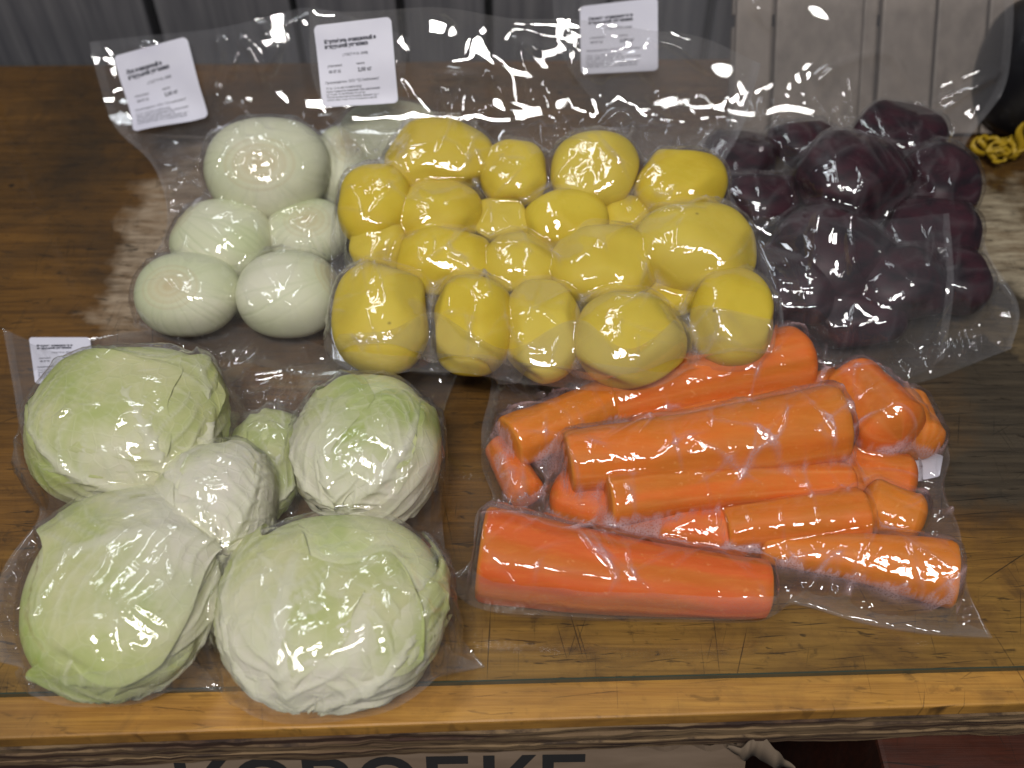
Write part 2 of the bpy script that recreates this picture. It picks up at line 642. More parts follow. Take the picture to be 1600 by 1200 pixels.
# ragged plywood edge below the rail: layers that stick out unevenly
zz = TABLE_Z - 0.0125
nlay = 5
for k in range(nlay):
    th = 0.0056
    xs = np.linspace(XL, XR, 260)
    nz = Noise(40 + k, 9.0, 16, 1)
    nz2 = Noise(80 + k, 45.0, 16, 1)
    off = 0.0008 + 0.0008 * nz(xs[:, None]) + 0.0005 * nz2(xs[:, None]) + (0.0012 if k % 2 else 0.0)
    front = np.array([line_at(fe0, fe1, x)[1] for x in xs]) - off * 0.8
    back = front + 0.05
    V, Fq = [], []
    for x, yf, yb in zip(xs, front, back):
        V += [(x, yf, zz), (x, yf, zz - th), (x, yb, zz - th), (x, yb, zz)]
    for i in range(len(xs) - 1):
        a, c = 4 * i, 4 * i + 4
        for s in range(4):
            Fq.append((a + s, a + (s + 1) % 4, c + (s + 1) % 4, c + s))
    mesh_obj('plywood_layer', V, Fq, M_PLY, table, False)
    zz -= th + 0.0003
TABLE_BOTTOM = zz


def glass_mats():
    m, nt, out = new_mat('table_glass')
    b = NB(nt)
    tr = b.n('ShaderNodeBsdfTransparent')
    tr.inputs[0].default_value = (0.93, 0.95, 0.92, 1)
    g = b.n('ShaderNodeBsdfGlossy')
    dirt = b.noise(b.coord('Object'), 14.0, 5, 0.65)
    b.link(b.ramp(dirt, (0.35, 0.04), (0.75, 0.16)), g.inputs['Roughness'])
    mx = b.n('ShaderNodeMixShader')
    b.link(b.schlick(None, 0.04, 1.0), mx.inputs[0])
    b.link(tr.outputs[0], mx.inputs[1])
    b.link(g.outputs[0], mx.inputs[2])
    b.link(mx.outputs[0], out.inputs[0])
    e = simple_mat('glass_edge_green', (0.035, 0.050, 0.038), 0.15, spec=0.6)
    return m, e


M_GLASS, M_GEDGE = glass_mats()
glass = empty('glass_sheet', (0, 0.6, 0))
tag(glass, 'clear glass sheet with dark green edge lying on the wooden table', 'glass sheet')
gpan = mesh_obj('pane', [(XL, gL[1], 0), (XR, gR[1], 0), (XR, YB - 0.01, 0), (XL, YB - 0.01, 0)], [(0, 1, 2, 3)], M_GLASS, None, False)
parent_keep(gpan, glass)
ge = slab('edge', [(XL, gL[1] - 0.0009), (XR, gR[1] - 0.0009), (XR, gR[1] - 0.0001), (XL, gL[1] - 0.0001)], TABLE_Z + 0.0002, -0.0001, M_GEDGE)
parent_keep(ge, glass)


def steel_mat():
    m, nt, out = new_mat('dull_steel')
    b = NB(nt)
    n = b.noise(b.coord('Object', (26, 1, 1.5)), 3.0, 4)
    col = b.mix(b.ramp(n, (0.3, 0.0), (0.7, 1.0)), (0.11, 0.11, 0.125), (0.23, 0.225, 0.235))
    b.link(b.principled(col, 0.45, None, 0.5, metal=0.35), out.inputs[0])
    return m


M_STEEL = steel_mat()
wall = empty('wall_panelling', (0, 0.97, -0.1))
tag(wall, 'grey metal wall panelling behind the table', 'wall')
x = -1.1
k = 0
for wdt in (0.26, 0.24, 0.21, 0.155, 0.115, 0.095, 0.13, 0.11, 0.14, 0.16, 0.2, 0.2, 0.2):
    p = bevel_box('panel', (x + 0.004, 1.005 + 0.006 * (k % 2), -0.25), (x + wdt - 0.004, 1.035, 1.0), M_STEEL, None, 0.004)
    parent_keep(p, wall)
    x += wdt
    k += 1
p = bevel_box('backing', (-1.1, 1.036, -0.25), (1.1, 1.045, 1.0), simple_mat('dark_gap', (0.02, 0.02, 0.022), 0.8), None, 0)
parent_keep(p, wall)


def crate_wood():
    m, nt, out = new_mat('pale_crate_wood')
    b = NB(nt)
    n = b.noise(b.coord('Object', (8, 8, 1.5)), 9.0, 5)
    col = b.mix(b.ramp(n, (0.3, 0.0), (0.7, 1.0)), (0.15, 0.122, 0.10), (0.25, 0.205, 0.17))
    col = b.mix(b.math('MULTIPLY', b.objrand(), 0.4), col, (0.26, 0.21, 0.17))
    b.link(b.principled(col, 0.6), out.inputs[0])
    return m


M_CRATE = crate_wood()
CR_Y, LEAN = 0.80, math.radians(38)
crate = empty('slatted_panel', (0.35, CR_Y, 0))
tag(crate, 'pale beige slatted wooden panel leaning back behind the beetroot bag', 'panel')
ML = Matrix.Translation((0, CR_Y, 0.003)) @ Matrix.Rotation(-LEAN, 4, 'X')
dl = Vector((0, math.sin(LEAN), math.cos(LEAN)))


def lean_x(qx, qy):
    d = ray(qx, qy)
    nrm = np.array([0, -math.cos(LEAN), math.sin(LEAN)])
    t = ((np.array([0, CR_Y, 0.003]) - EYE) @ nrm) / (d @ nrm)
    return (EYE + d * t)[0]


xs = [lean_x(q, 110) for q in (1148, 1208, 1346, 1372, 1458, 1538, 1660)]
for i in range(len(xs) - 1):
    dz = -0.006 if i in (0, 2) else 0.0
    p = bevel_box('slat', (xs[i] + 0.0012, 0.0 - dz, 0.0), (xs[i + 1] - 0.0012, 0.010 - dz, 0.21), M_CRATE, None, 0.002, ML)
    parent_keep(p, crate)
for z0 in (0.0, 0.11):
    p = bevel_box('rail', (xs[0], 0.0165, z0), (xs[-1], 0.026, z0 + 0.1), M_CRATE, None, 0.002, ML)
    parent_keep(p, crate)

# black slumped bag at the right and the yellow peelings lying by it
def blob(name, c, rad, mat, seed, sub=4, amp=0.08):
    V, Fc = icosphere(sub)
    n = Noise(seed, 0.5, 12)
    r = 1 + amp * n(V)
    V = np.sign(V) * np.abs(V) ** 0.7 * r[:, None] * np.array(rad) + np.array(c)
    return mesh_obj(name, V, Fc, mat)


bp = ground(1540, 250)
bag_black = blob('black_bag', (bp[0] + 0.10, bp[1] + 0.06, 0.058), (0.105, 0.055, 0.06), simple_mat('black_plastic', (0.006, 0.006, 0.008), 0.35), 3)
tag(bag_black, 'black plastic sack slumped on the table beside the beetroot bag', 'sack')
M_PEEL = simple_mat('yellow_peel', (0.42, 0.27, 0.010), 0.55)
rr = np.random.default_rng(9)
for k, (qx, qy, lab) in enumerate([(1552, 238, 'curled yellow peeling tangle lying by the black sack'), (1582, 240, 'single upright yellow peeling strip against the black sack')]):
    c = ground(qx, qy + 12, 0.0)
    V, Fq = [], []
    strips = 6 if k == 0 else 1
    for s in range(strips):
        n = 26
        a0 = rr.uniform(0, 6.28)
        cx, cyy = c[0] + rr.normal() * 0.006 * (k == 0), c[1] + rr.normal() * 0.004 * (k == 0)
        base = len(V)
        for i in range(n):
            t = i / (n - 1)
            if k == 0:
                a = a0 + t * 5.5
                R = 0.010 + 0.003 * math.sin(3 * a + s)
                P = np.array([cx + R * math.cos(a), cyy + 0.8 * R * math.sin(a), 0.006 + 0.012 * (0.5 + 0.5 * math.sin(1.7 * a + s))])
            else:
                P = np.array([cx + 0.004 * math.sin(6 * t), cyy + 0.004 * t, 0.002 + 0.036 * t])
            wd = 0.0035 * (0.6 + 0.4 * math.sin(math.pi * t))
            for (ox, oz) in ((-wd, 0.0), (wd, 0.0), (wd, 0.0012), (-wd, 0.0012)):
                V.append(P + np.array([ox if k else ox * 0.6, 0.0012 * (oz > 0), ox * (0.5 if k == 0 else 0.15) + oz]))
        for i in range(n - 1):
            a, cq = base + 4 * i, base + 4 * i + 4
            for q in range(4):
                Fq.append((a + q, a + (q + 1) % 4, cq + (q + 1) % 4, cq + q))
    o = mesh_obj('peeling', V, Fq, M_PEEL)
    tag(o, lab, 'peeling')

# ------------------------------------------------------------------ below the table: cardboard box and dark cabinet
def card_mat():
    m, nt, out = new_mat('brown_cardboard')
    b = NB(nt)
    n = b.noise(b.coord('Object', (1, 1, 6)), 20.0, 5)
    n2 = b.noise(b.coord('Object'), 5.0, 4)
    col = b.mix(b.ramp(n, (0.3, 0.0), (0.7, 1.0)), (0.135, 0.092, 0.060), (0.19, 0.135, 0.092))
    col = b.mix(b.math('MULTIPLY', b.ramp(n2, (0.5, 0.0), (0.7, 1.0)), 0.4), col, (0.15, 0.10, 0.065))
    b.link(b.principled(col, 0.8), out.inputs[0])
    return m


M_CARD = card_mat()
M_BLACKINK = simple_mat('black_print', (0.012, 0.011, 0.011), 0.7)
TILT = math.radians(24)          # the opened box front leans back from the viewer
cd = np.array([tdir[0], tdir[1] - 0.012, 0])
cd /= np.linalg.norm(cd)
cn = np.array([-cd[1], cd[0], 0])
fmid = line_at(fe0, fe1, -0.05)
card_o = np.array([0, 0, TABLE_BOTTOM - 0.002]) + np.array([fmid[0], fmid[1] + 0.004, 0])


def card_pt(a, h, t=0.0):
    """a along the table edge, h down the leaning face, t outwards"""
    down = np.array([0, 0, -1]) * math.cos(TILT) - cn * math.sin(TILT)
    outw = -cn * math.cos(TILT) + np.array([0, 0, 1]) * math.sin(TILT)
    return card_o + cd * a + down * h + outw * t


def card_u(px, py):
    best = None
    d = ray(px, py)
    down = card_pt(0, 1) - card_pt(0, 0)
    outw = card_pt(0, 0, 1) - card_pt(0, 0, 0)
    t = ((card_pt(0, 0) - EYE) @ outw) / (d @ outw)
    P = EYE + d * t - card_pt(0, 0)
    return P @ cd, P @ down


box = empty('cardboard_box', tuple(card_pt(0, 0.2)))
tag(box, 'brown cardboard box with black printed capitals below the table edge', 'box')
a0, _ = card_u(70, 1190)
a1, _ = card_u(1165, 1190)
NA = 120
aa = np.linspace(a0, a1, NA)
nzt = Noise(15, 30.0, 18, 1)
V, Fq = [], []
for i, a in enumerate(aa):
    top = -0.012 + 0.0
    f = (i / (NA - 1))
    if f > 0.80:
        top = 0.0 + 0.003 * (0.5 + nzt(np.array([[a]]))[0]) + 0.004 * (f - 0.8) / 0.2
    V += [card_pt(a, top, 0.0), card_pt(a, 0.30, 0.0), card_pt(a, 0.30, -0.005), card_pt(a, top, -0.005)]
for i in range(NA - 1):
    A, B = 4 * i, 4 * i + 4
    for s in range(4):
        Fq.append((A + s, A + (s + 1) % 4, B + (s + 1) % 4, B + s))
Fq += [(0, 3, 2, 1), (4 * NA - 4, 4 * NA - 3, 4 * NA - 2, 4 * NA - 1)]
o = mesh_obj('front_panel', V, Fq, M_CARD, None, False)
parent_keep(o, box)
for (aq, sgn) in ((a0, 1), (a1, -1)):
    V = []
    for t in (-0.005, -0.25):
        for h in (0.004, 0.30):
            V += [card_pt(aq, h, t), card_pt(aq + sgn * 0.005, h, t)]
    o = mesh_obj('side_panel', V, [(0, 1, 3, 2), (4, 6, 7, 5), (0, 4, 5, 1), (2, 3, 7, 6), (0, 2, 6, 4), (1, 5, 7, 3)], M_CARD, None, False)
    parent_keep(o, box)
# torn paper strip at the top corner of the box
V, Fq = [], []
nn = 24
nzs = Noise(77, 3.0, 10, 1)
nn = 60
for i in range(nn):
    t = i / (nn - 1)
    qx = 1135 + 103 * t
    qy = 1160 + 3 * math.sin(9 * t) + 30 * max(0, t - 0.45) / 0.55
    A, Hh = card_u(qx, qy)
    rag = Noise(78, 3.2, 8, 1)(np.array([[t]]))[0]
    w_ = 0.0016 + 0.0010 * abs(rag) + 0.0085 * math.exp(-((t - 0.5) / 0.28) ** 2) * (1 + 0.35 * rag)
    lift = 0.003 + 0.003 * math.sin(7 * t) ** 2
    V += [card_pt(A, Hh - w_, lift + 0.002), card_pt(A, Hh + w_, lift), card_pt(A, Hh + w_, lift - 0.001), card_pt(A, Hh - w_, lift + 0.001)]
for i in range(nn - 1):
    A, B = 4 * i, 4 * i + 4
    for s in range(4):
        Fq.append((A + s, A + (s + 1) % 4, B + (s + 1) % 4, B + s))
o = mesh_obj('torn_strip', V, Fq, simple_mat('torn_card', (0.15, 0.11, 0.075), 0.9), None, True)
parent_keep(o, box)


def text_mesh(body, size=1.0, bold=0.0, align='LEFT'):
    cu = bpy.data.curves.new('text', 'FONT')
    cu.body = body
    cu.size = size
    cu.offset = bold
    cu.align_x = align
    cu.resolution_u = 2
    ob = bpy.data.objects.new('text', cu)
    COL.objects.link(ob)
    dg = bpy.context.evaluated_depsgraph_get()
    me = bpy.data.meshes.new_from_object(ob.evaluated_get(dg))
    n = len(me.vertices)
    V = np.zeros(n * 3)
    me.vertices.foreach_get('co', V)
    V = V.reshape(-1, 3)
    Fc = [tuple(p.vertices) for p in me.polygons]
    bpy.data.objects.remove(ob)
    bpy.data.curves.remove(cu)
    bpy.data.meshes.remove(me)
    return V, Fc


# row 1 (only its feet show under the table edge) and row 2
for body, x0, x1, ytop, hh in (('КОРОБКЕ', 270, 915, 1184, None), ('ОТКРЫТОЙ', 200, 895, None, 1169)):
    V, Fc = text_mesh(body, 1.0, 0.018)
    w0, w1 = V[:, 0].min(), V[:, 0].max()
    capb, capt = 0.0, V[:, 1].max() if 'Й' not in body else 0.73
    A0, H0 = card_u(x0, ytop or hh)
    A1, H1 = card_u(x1, ytop or hh)
    s = (A1 - A0) / (w1 - w0)
    sv = s * 1.0
    if ytop:
        h_base = (H0 + card_u((x0 + x1) / 2, ytop)[1]) / 2 + capt * sv
    else:
        h_base = H1
    P = np.array([card_pt(A0 + (v[0] - w0) * s, h_base - v[1] * sv, 0.0004) for v in V])
    o = mesh_obj('printed_text', P, Fc, M_BLACKINK, None, False)
    parent_keep(o, box)

# dark reddish cabinet side to the right, dark floor below
M_CAB = wood_mat('dark_red_wood', (0.075, 0.020, 0.010), (0.035, 0.010, 0.006), 0.3, False)
cb0 = ground(1345, 1195, TABLE_BOTTOM - 0.05)
cab = bevel_box('cabinet', (cb0[0], cb0[1] - 0.02, -0.75), (1.1, cb0[1] + 0.45, TABLE_BOTTOM - 0.012), M_CAB, None, 0.003)
tag(cab, 'dark reddish brown wooden cabinet under the right end of the table', 'cabinet')
fl = mesh_obj('floor', [(-2, -1.2, -0.78), (2, -1.2, -0.78), (2, 2, -0.78), (-2, 2, -0.78)], [(0, 1, 2, 3)], simple_mat('dark_floor', (0.035, 0.03, 0.028), 0.7), None, False)
tag(fl, kind='structure')


# ------------------------------------------------------------------ bag frames
class Frame:
    def __init__(self, origin, yaw=0.0, tilt=0.0, v_bend=9.0, bend_len=0.05, tilt2=0.0):
        self.o = np.asarray(origin, float)
        c, s = math.cos(yaw), math.sin(yaw)
        self.X = np.array([c, s, 0])
        self.Y = np.array([-s, c, 0])
        self.Z = np.array([0, 0, 1.0])
        self.vt = np.linspace(-0.4, 0.8, 2401)
        self.ang = tilt + (tilt2 - tilt) * smooth(self.vt, v_bend, v_bend + bend_len)
        dv = self.vt[1] - self.vt[0]
        y = np.concatenate([[0], np.cumsum(np.cos((self.ang[1:] + self.ang[:-1]) / 2) * dv)])
        z = np.concatenate([[0], np.cumsum(np.sin((self.ang[1:] + self.ang[:-1]) / 2) * dv)])
        y -= np.interp(0, self.vt, y)
        z -= np.interp(0, self.vt, z)
        self.yt, self.zt = y, z
        self.tilt = tilt

    def M(self, uvw):
        uvw = np.asarray(uvw, float)
        u, v, w = uvw[..., 0], uvw[..., 1], uvw[..., 2]
        yy = np.interp(v, self.vt, self.yt)
        zz = np.interp(v, self.vt, self.zt)
        an = np.interp(v, self.vt, self.ang)
        yy = yy - w * np.sin(an)
        zz = zz + w * np.cos(an)
        return self.o + u[..., None] * self.X + yy[..., None] * self.Y + zz[..., None] * self.Z

    def px(self, px, py, w=0.0):
        """local (u, v) of the point at height w over the bag plane that a pixel looks at"""
        if not hasattr(self, '_g'):
            U, Vv = np.meshgrid(np.linspace(-0.4, 0.4, 41), np.linspace(-0.25, 0.45, 71), indexing='ij')
            self._g = (U, Vv)
        U, Vv = self._g
        pr = project(self.M(np.stack([U, Vv, np.full_like(U, w)], -1)))
        k = np.argmin(((pr - np.array([px, py])) ** 2).sum(-1))
        q = np.array([U.ravel()[k], Vv.ravel()[k]])
        for _ in range(25):
            f0 = project(self.M(np.array([q[0], q[1], w])))
            e = 1e-4
            fu = (project(self.M(np.array([q[0] + e, q[1], w]))) - f0) / e
            fv = (project(self.M(np.array([q[0], q[1] + e, w]))) - f0) / e
            J = np.stack([fu, fv], -1)
            st = np.linalg.solve(J + np.eye(2) * 1e-6, np.array([px, py]) - f0)
            st = np.clip(st, -0.03, 0.03)
            q = q + st
            if np.abs(st).max() < 1e-6:
                break
        return q

    def scale(self, u, v, w):
        return depth_of(self.M(np.array([u, v, w]))) / F_PX

    def view_sin(self, u, v, w):
        P = self.M(np.array([u, v, w]))
        d = P - EYE
        d /= np.linalg.norm(d)
        an = np.interp(v, self.vt, self.ang)
        N = -math.sin(an) * self.Y + math.cos(an) * self.Z
        return abs(float(d @ N))


class Bag:
    def __init__(self, frame):
        self.f = frame
        self.V, self.F, self.n = [], [], 0

    def add(self, V, Fc):
        """register a content mesh given in bag coordinates"""
        self.V.append(V)
        if isinstance(Fc, np.ndarray):
            Fc = Fc.tolist()
        self.F += [[i + self.n for i in f] for f in Fc]
        self.n += len(V)

    def bvh(self):
        return BVHTree.FromPolygons(np.concatenate(self.V).tolist(), self.F)


def ellipsoid_place(fr, px, py, rx, ry, flat=0.85, lift=0.0, deep=None):
    """semi-axes and centre (bag coordinates) of an ellipsoid that fills a pixel ellipse and rests on the bag plane"""
    c = 0.03
    for _ in range(5):
        u, v = fr.px(px, py, c + lift)
        s = fr.scale(u, v, c + lift)
        a = rx * s
        H = ry * s
        sn = fr.view_sin(u, v, c + lift)
        cs = math.sqrt(1 - sn * sn)
        c = flat * min(a, H) if deep is None else deep
        c = min(c, 0.96 * H / max(cs, 0.2))
        bb = math.sqrt(max(H * H - (c * cs) ** 2, (0.35 * H) ** 2)) / sn
    return np.array([u, v, c + lift]), np.array([a, bb, c])


def rot_to(axis):
    """rotation matrix whose z column is the axis"""
    z = np.asarray(axis, float)
    z /= np.linalg.norm(z)
    x = np.cross([0.3, 0.9, 0.2], z)
    x /= np.linalg.norm(x)
    return np.stack([x, np.cross(z, x), z], -1)


def facet_body(seed, ncut, cmin, cmax, lump, sub=5, sharp=26.0, power=2.0):
    V, Fc = icosphere(sub)
    sq = 1.0 / (np.abs(V) ** power).sum(1) ** (1 / power)
    r = np.random.default_rng(seed)
    nrm = r.normal(size=(ncut, 3))
    nrm /= np.linalg.norm(nrm, axis=1)[:, None]
    cc = r.uniform(cmin, cmax, ncut)
    dd = V @ nrm.T
    rad = np.where(dd > 0.05, cc / np.maximum(dd, 0.05), 9.0)
    inv = np.concatenate([np.ones((len(V), 1)), 1.0 / np.clip(rad, 0.1, 9)], 1)
    inv = (inv ** sharp).sum(1) ** (1 / sharp)
    R = 1.0 / inv
    R *= 1 + lump * Noise(seed + 7, 0.35, 10)(V) + 0.012 * Noise(seed + 9, 1.2, 14)(V)
    V = V * (R * sq)[:, None]
    V /= np.abs(V).max(0)
    return V, Fc


# ------------------------------------------------------------------ film simulation
def resample(poly, n):
    poly = np.asarray(poly, float)
    # smooth the outline a little (Catmull-Rom)
    P = np.concatenate([[2 * poly[0] - poly[1]], poly, [2 * poly[-1] - poly[-2]]])
    out = []
    for i in range(1, len(P) - 2):
        for t in np.linspace(0, 1, 12, endpoint=False):
            p0, p1, p2, p3 = P[i - 1], P[i], P[i + 1], P[i + 2]
            out.append(0.5 * ((2 * p1) + (p2 - p0) * t + (2 * p0 - 5 * p1 + 4 * p2 - p3) * t * t + (3 * p1 - p0 - 3 * p2 + p3) * t ** 3))
    out.append(poly[-1])
    out = np.array(out)
    d = np.concatenate([[0], np.cumsum(np.linalg.norm(np.diff(out, axis=0), axis=1))])
    s = np.linspace(0, d[-1], n)
    return np.stack([np.interp(s, d, out[:, k]) for k in range(out.shape[1])], -1)


def coons(bottom, top, left, right, n, m):
    """n rows from bottom to top, m columns from left to right"""
    B, T = resample(bottom, m), resample(top, m)
    L, R = resample(left, n), resample(right, n)
    s = np.linspace(0, 1, m)[None, :, None]
    t = np.linspace(0, 1, n)[:, None, None]
    return ((1 - t) * B[None] + t * T[None] + (1 - s) * L[:, None] + s * R[:, None]
            - ((1 - s) * (1 - t) * B[0] + s * (1 - t) * B[-1] + (1 - s) * t * T[0] + s * t * T[-1]))


class Obstacle:
    def __init__(self, bag, lo, hi, step=0.0016, offset=0.0006, base=0.0006, dil=2):
        nu = int((hi[0] - lo[0]) / step) + 2
        nv = int((hi[1] - lo[1]) / step) + 2
        self.lo, self.step, self.nu, self.nv = np.array(lo), step, nu, nv
        Hh = np.full((nu, nv), base)
        tree = bag.bvh()
        A = np.concatenate(bag.V)
        i0 = max(0, int((A[:, 0].min() - lo[0]) / step) - 1)
        i1 = min(nu, int((A[:, 0].max() - lo[0]) / step) + 2)
        j0 = max(0, int((A[:, 1].min() - lo[1]) / step) - 1)
        j1 = min(nv, int((A[:, 1].max() - lo[1]) / step) + 2)
        dn = Vector((0, 0, -1))
        for i in range(i0, i1):
            uu = lo[0] + i * step
            for j in range(j0, j1):
                hit = tree.ray_cast(Vector((uu, lo[1] + j * step, 0.5)), dn, 0.6)
                if hit[0] is not None and hit[0][2] + offset > Hh[i, j]:
                    Hh[i, j] = hit[0][2] + offset
        for _ in range(dil):
            G = Hh.copy()
            G[1:] = np.maximum(G[1:], Hh[:-1]); G[:-1] = np.maximum(G[:-1], Hh[1:])
            G[:, 1:] = np.maximum(G[:, 1:], Hh[:, :-1]); G[:, :-1] = np.maximum(G[:, :-1], Hh[:, 1:])
            Hh = G
        for _ in range(1):
            G = Hh.copy()
            G[1:-1, 1:-1] = (Hh[1:-1, 1:-1] * 2 + Hh[2:, 1:-1] + Hh[:-2, 1:-1] + Hh[1:-1, 2:] + Hh[1:-1, :-2]) / 6
            Hh = np.maximum(G, Hh)
        self.H = Hh

    def __call__(self, u, v):
        x = np.clip((u - self.lo[0]) / self.step, 0, self.nu - 1.001)
        y = np.clip((v - self.lo[1]) / self.step, 0, self.nv - 1.001)
        i, j = x.astype(int), y.astype(int)
        fx, fy = x - i, y - j
        H = self.H
        return (H[i, j] * (1 - fx) * (1 - fy) + H[i + 1, j] * fx * (1 - fy) + H[i, j + 1] * (1 - fx) * fy + H[i + 1, j + 1] * fx * fy)


def solve_pairs(P, a, b, L, wgt, k, only_short=False):
    """one projection of distance constraints between two slices of the grid"""
    A, B = P[a], P[b]
    d = B - A
    l = np.sqrt((d * d).sum(-1)) + 1e-9
    c = (l - L) / l
    if only_short:
        c = np.minimum(c, 0)
    wa, wb = wgt[a], wgt[b]
    ws = wa + wb + 1e-9
    corr = d * (k * c / ws)[..., None]
    P[a] = A + corr * wa[..., None]
    P[b] = B - corr * wb[..., None]


def pair_slices(n, m):
    S = slice
    fam = []
    for par in (0, 1):
        e = (m - 1 - par) // 2 * 2 + par
        fam.append(((S(None), S(par, m - 1, 2)), (S(None), S(par + 1, m, 2)), 1.0, False))
    for par in (0, 1):
        fam.append(((S(par, n - 1, 2), S(None)), (S(par + 1, n, 2), S(None)), 1.0, False))
    for par in (0, 1):
        fam.append(((S(par, n - 1, 2), S(0, m - 1)), (S(par + 1, n, 2), S(1, m)), 0.5, False))
        fam.append(((S(par, n - 1, 2), S(1, m)), (S(par + 1, n, 2), S(0, m - 1)), 0.5, False))
    out = []
    for a, b, k, sh in fam:
        # trim to equal lengths
        na = len(range(*a[0].indices(n))), len(range(*a[1].indices(m)))
        nb = len(range(*b[0].indices(n))), len(range(*b[1].indices(m)))
        r, c = min(na[0], nb[0]), min(na[1], nb[1])

        def trim(s, N, cnt):
            st, _, step = s.indices(N)
            return slice(st, st + step * (cnt - 1) + 1, step)
        out.append(((trim(a[0], n, r), trim(a[1], m, c)), (trim(b[0], n, r), trim(b[1], m, c)), k, sh))
    return out


def upsample(D, ri, ci, n, m):
    t = np.arange(n)
    A = np.stack([np.stack([np.interp(t, ri, D[:, j, k]) for j in range(len(ci))], 1) for k in range(3)], -1)
    t = np.arange(m)
    B = np.stack([np.stack([np.interp(t, ci, A[i, :, k]) for i in range(n)], 0) for k in range(3)], -1)
    return B


def relax(P, P0, ex, pin, flap, obstacle, iters, pull):
    n, m = P.shape[:2]
    U, Vv = P0[..., 0], P0[..., 1]
    fams = []
    for a, b, k, sh in pair_slices(n, m):
        L0 = np.linalg.norm(P0[b] - P0[a], axis=-1)
        fams.append((a, b, L0 * (1 + 0.5 * (ex[a] + ex[b])), k, sh))
    bends = []
    for par in range(4):
        aa = (slice(None), slice(par, m - 2, 4))
        cnt = len(range(*aa[1].indices(m)))
        bends.append((aa, (slice(None), slice(par + 2, par + 2 + 4 * (cnt - 1) + 1, 4))))
        aa = (slice(par, n - 2, 4), slice(None))
        cnt = len(range(*aa[0].indices(n)))
        bends.append((aa, (slice(par + 2, par + 2 + 4 * (cnt - 1) + 1, 4), slice(None))))
    bl = [np.linalg.norm(P0[b] - P0[a], axis=-1) for a, b in bends]
    wgt = np.where(pin, 0.0, 1.0)
    for it in range(iters):
        P[..., 2] -= pull * 0.5 * (1 - flap) * (~pin)
        for a, b, L, k, sh in fams:
            solve_pairs(P, a, b, L, wgt, k, sh)
        for (a, b), L in zip(bends, bl):
            solve_pairs(P, a, b, L, wgt, 0.07, True)
        if obstacle is not None:
            o2 = np.where(flap > 0.5, -0.05, obstacle(P[..., 0], P[..., 1]))
            hit = (P[..., 2] < o2) & ~pin
            P[..., 2] = np.where(hit, o2, P[..., 2])
            P[..., 0] = np.where(hit, 0.5 * P[..., 0] + 0.5 * U, P[..., 0])
            P[..., 1] = np.where(hit, 0.5 * P[..., 1] + 0.5 * Vv, P[..., 1])
    return P


def fold_height(uv, folds):
    """pinched ridges along polylines given in bag coordinates: [(height, half width, [(u, v), ...])]"""
    out = np.zeros(uv.shape[:2])
    for h, wd, pts in folds:
        pl = resample(np.array(pts), 24 if len(pts) > 3 else 8)
        best = np.full(uv.shape[:2], 9.0)
        tpos = np.zeros(uv.shape[:2])
        for i in range(len(pl) - 1):
            a, b = pl[i], pl[i + 1]
            ab = b - a
            t = np.clip(((uv - a) @ ab) / (ab @ ab + 1e-12), 0, 1)
            d = np.linalg.norm(uv - a - t[..., None] * ab, axis=-1)
            tpos = np.where(d < best, (i + t) / (len(pl) - 1), tpos)
            best = np.minimum(best, d)
        prof = 1.0 / (1.0 + (best / wd) ** 2) * (0.25 + 0.75 * np.sin(np.pi * np.clip(tpos, 0, 1)) ** 0.6)
        out += h * 1.3 * prof
    return out


def pleats(obs, uv, v_flap, seed, count):
    """folds that run outwards from the contents into the loose rim"""
    H = obs.H.copy()
    for _ in range(3):
        for ax in (0, 1):
            acc = H.copy()
            for k in range(1, 7):
                acc += np.roll(H, k, ax) + np.roll(H, -k, ax)
            H = acc / 13
    gu, gv = np.gradient(H)
    r = np.random.default_rng(seed + 90)
    cand = np.argwhere((H > 0.005) & (H < 0.022))
    out = []
    if not len(cand):
        return out
    for _ in range(count):
        i, j = cand[r.integers(len(cand))]
        d = -np.array([gu[i, j], gv[i, j]])
        if np.linalg.norm(d) < 1e-7:
            continue
        d /= np.linalg.norm(d)
        a = r.normal() * 0.45
        d = np.array([d[0] * math.cos(a) - d[1] * math.sin(a), d[0] * math.sin(a) + d[1] * math.cos(a)])
        p = obs.lo + np.array([i, j]) * obs.step
        L = r.uniform(0.02, 0.06)
        q = np.array([-d[1], d[0]]) * r.normal() * 0.004
        out.append((r.uniform(0.0025, 0.0060), r.uniform(0.0014, 0.0026), [p - d * 0.01, p + d * L * 0.5 + q, p + d * L]))
    return out


def cling_lines(obs, v_flap, seed, count):
    """thin pinched lines where the film is caught across the contents"""
    r = np.random.default_rng(seed + 95)
    cand = np.argwhere(obs.H > 0.025)
    out = []
    for _ in range(count):
        i, j = cand[r.integers(len(cand))]
        p = obs.lo + np.array([i, j]) * obs.step
        a = r.uniform(0, math.pi)
        d = np.array([math.cos(a), math.sin(a)])
        L = r.uniform(0.008, 0.028)
        q = np.array([-d[1], d[0]]) * r.normal() * 0.003
        out.append((r.uniform(0.0008, 0.0020), r.uniform(0.0010, 0.0016), [p - d * L, p + q, p + d * L]))
    return out


DRY = {}


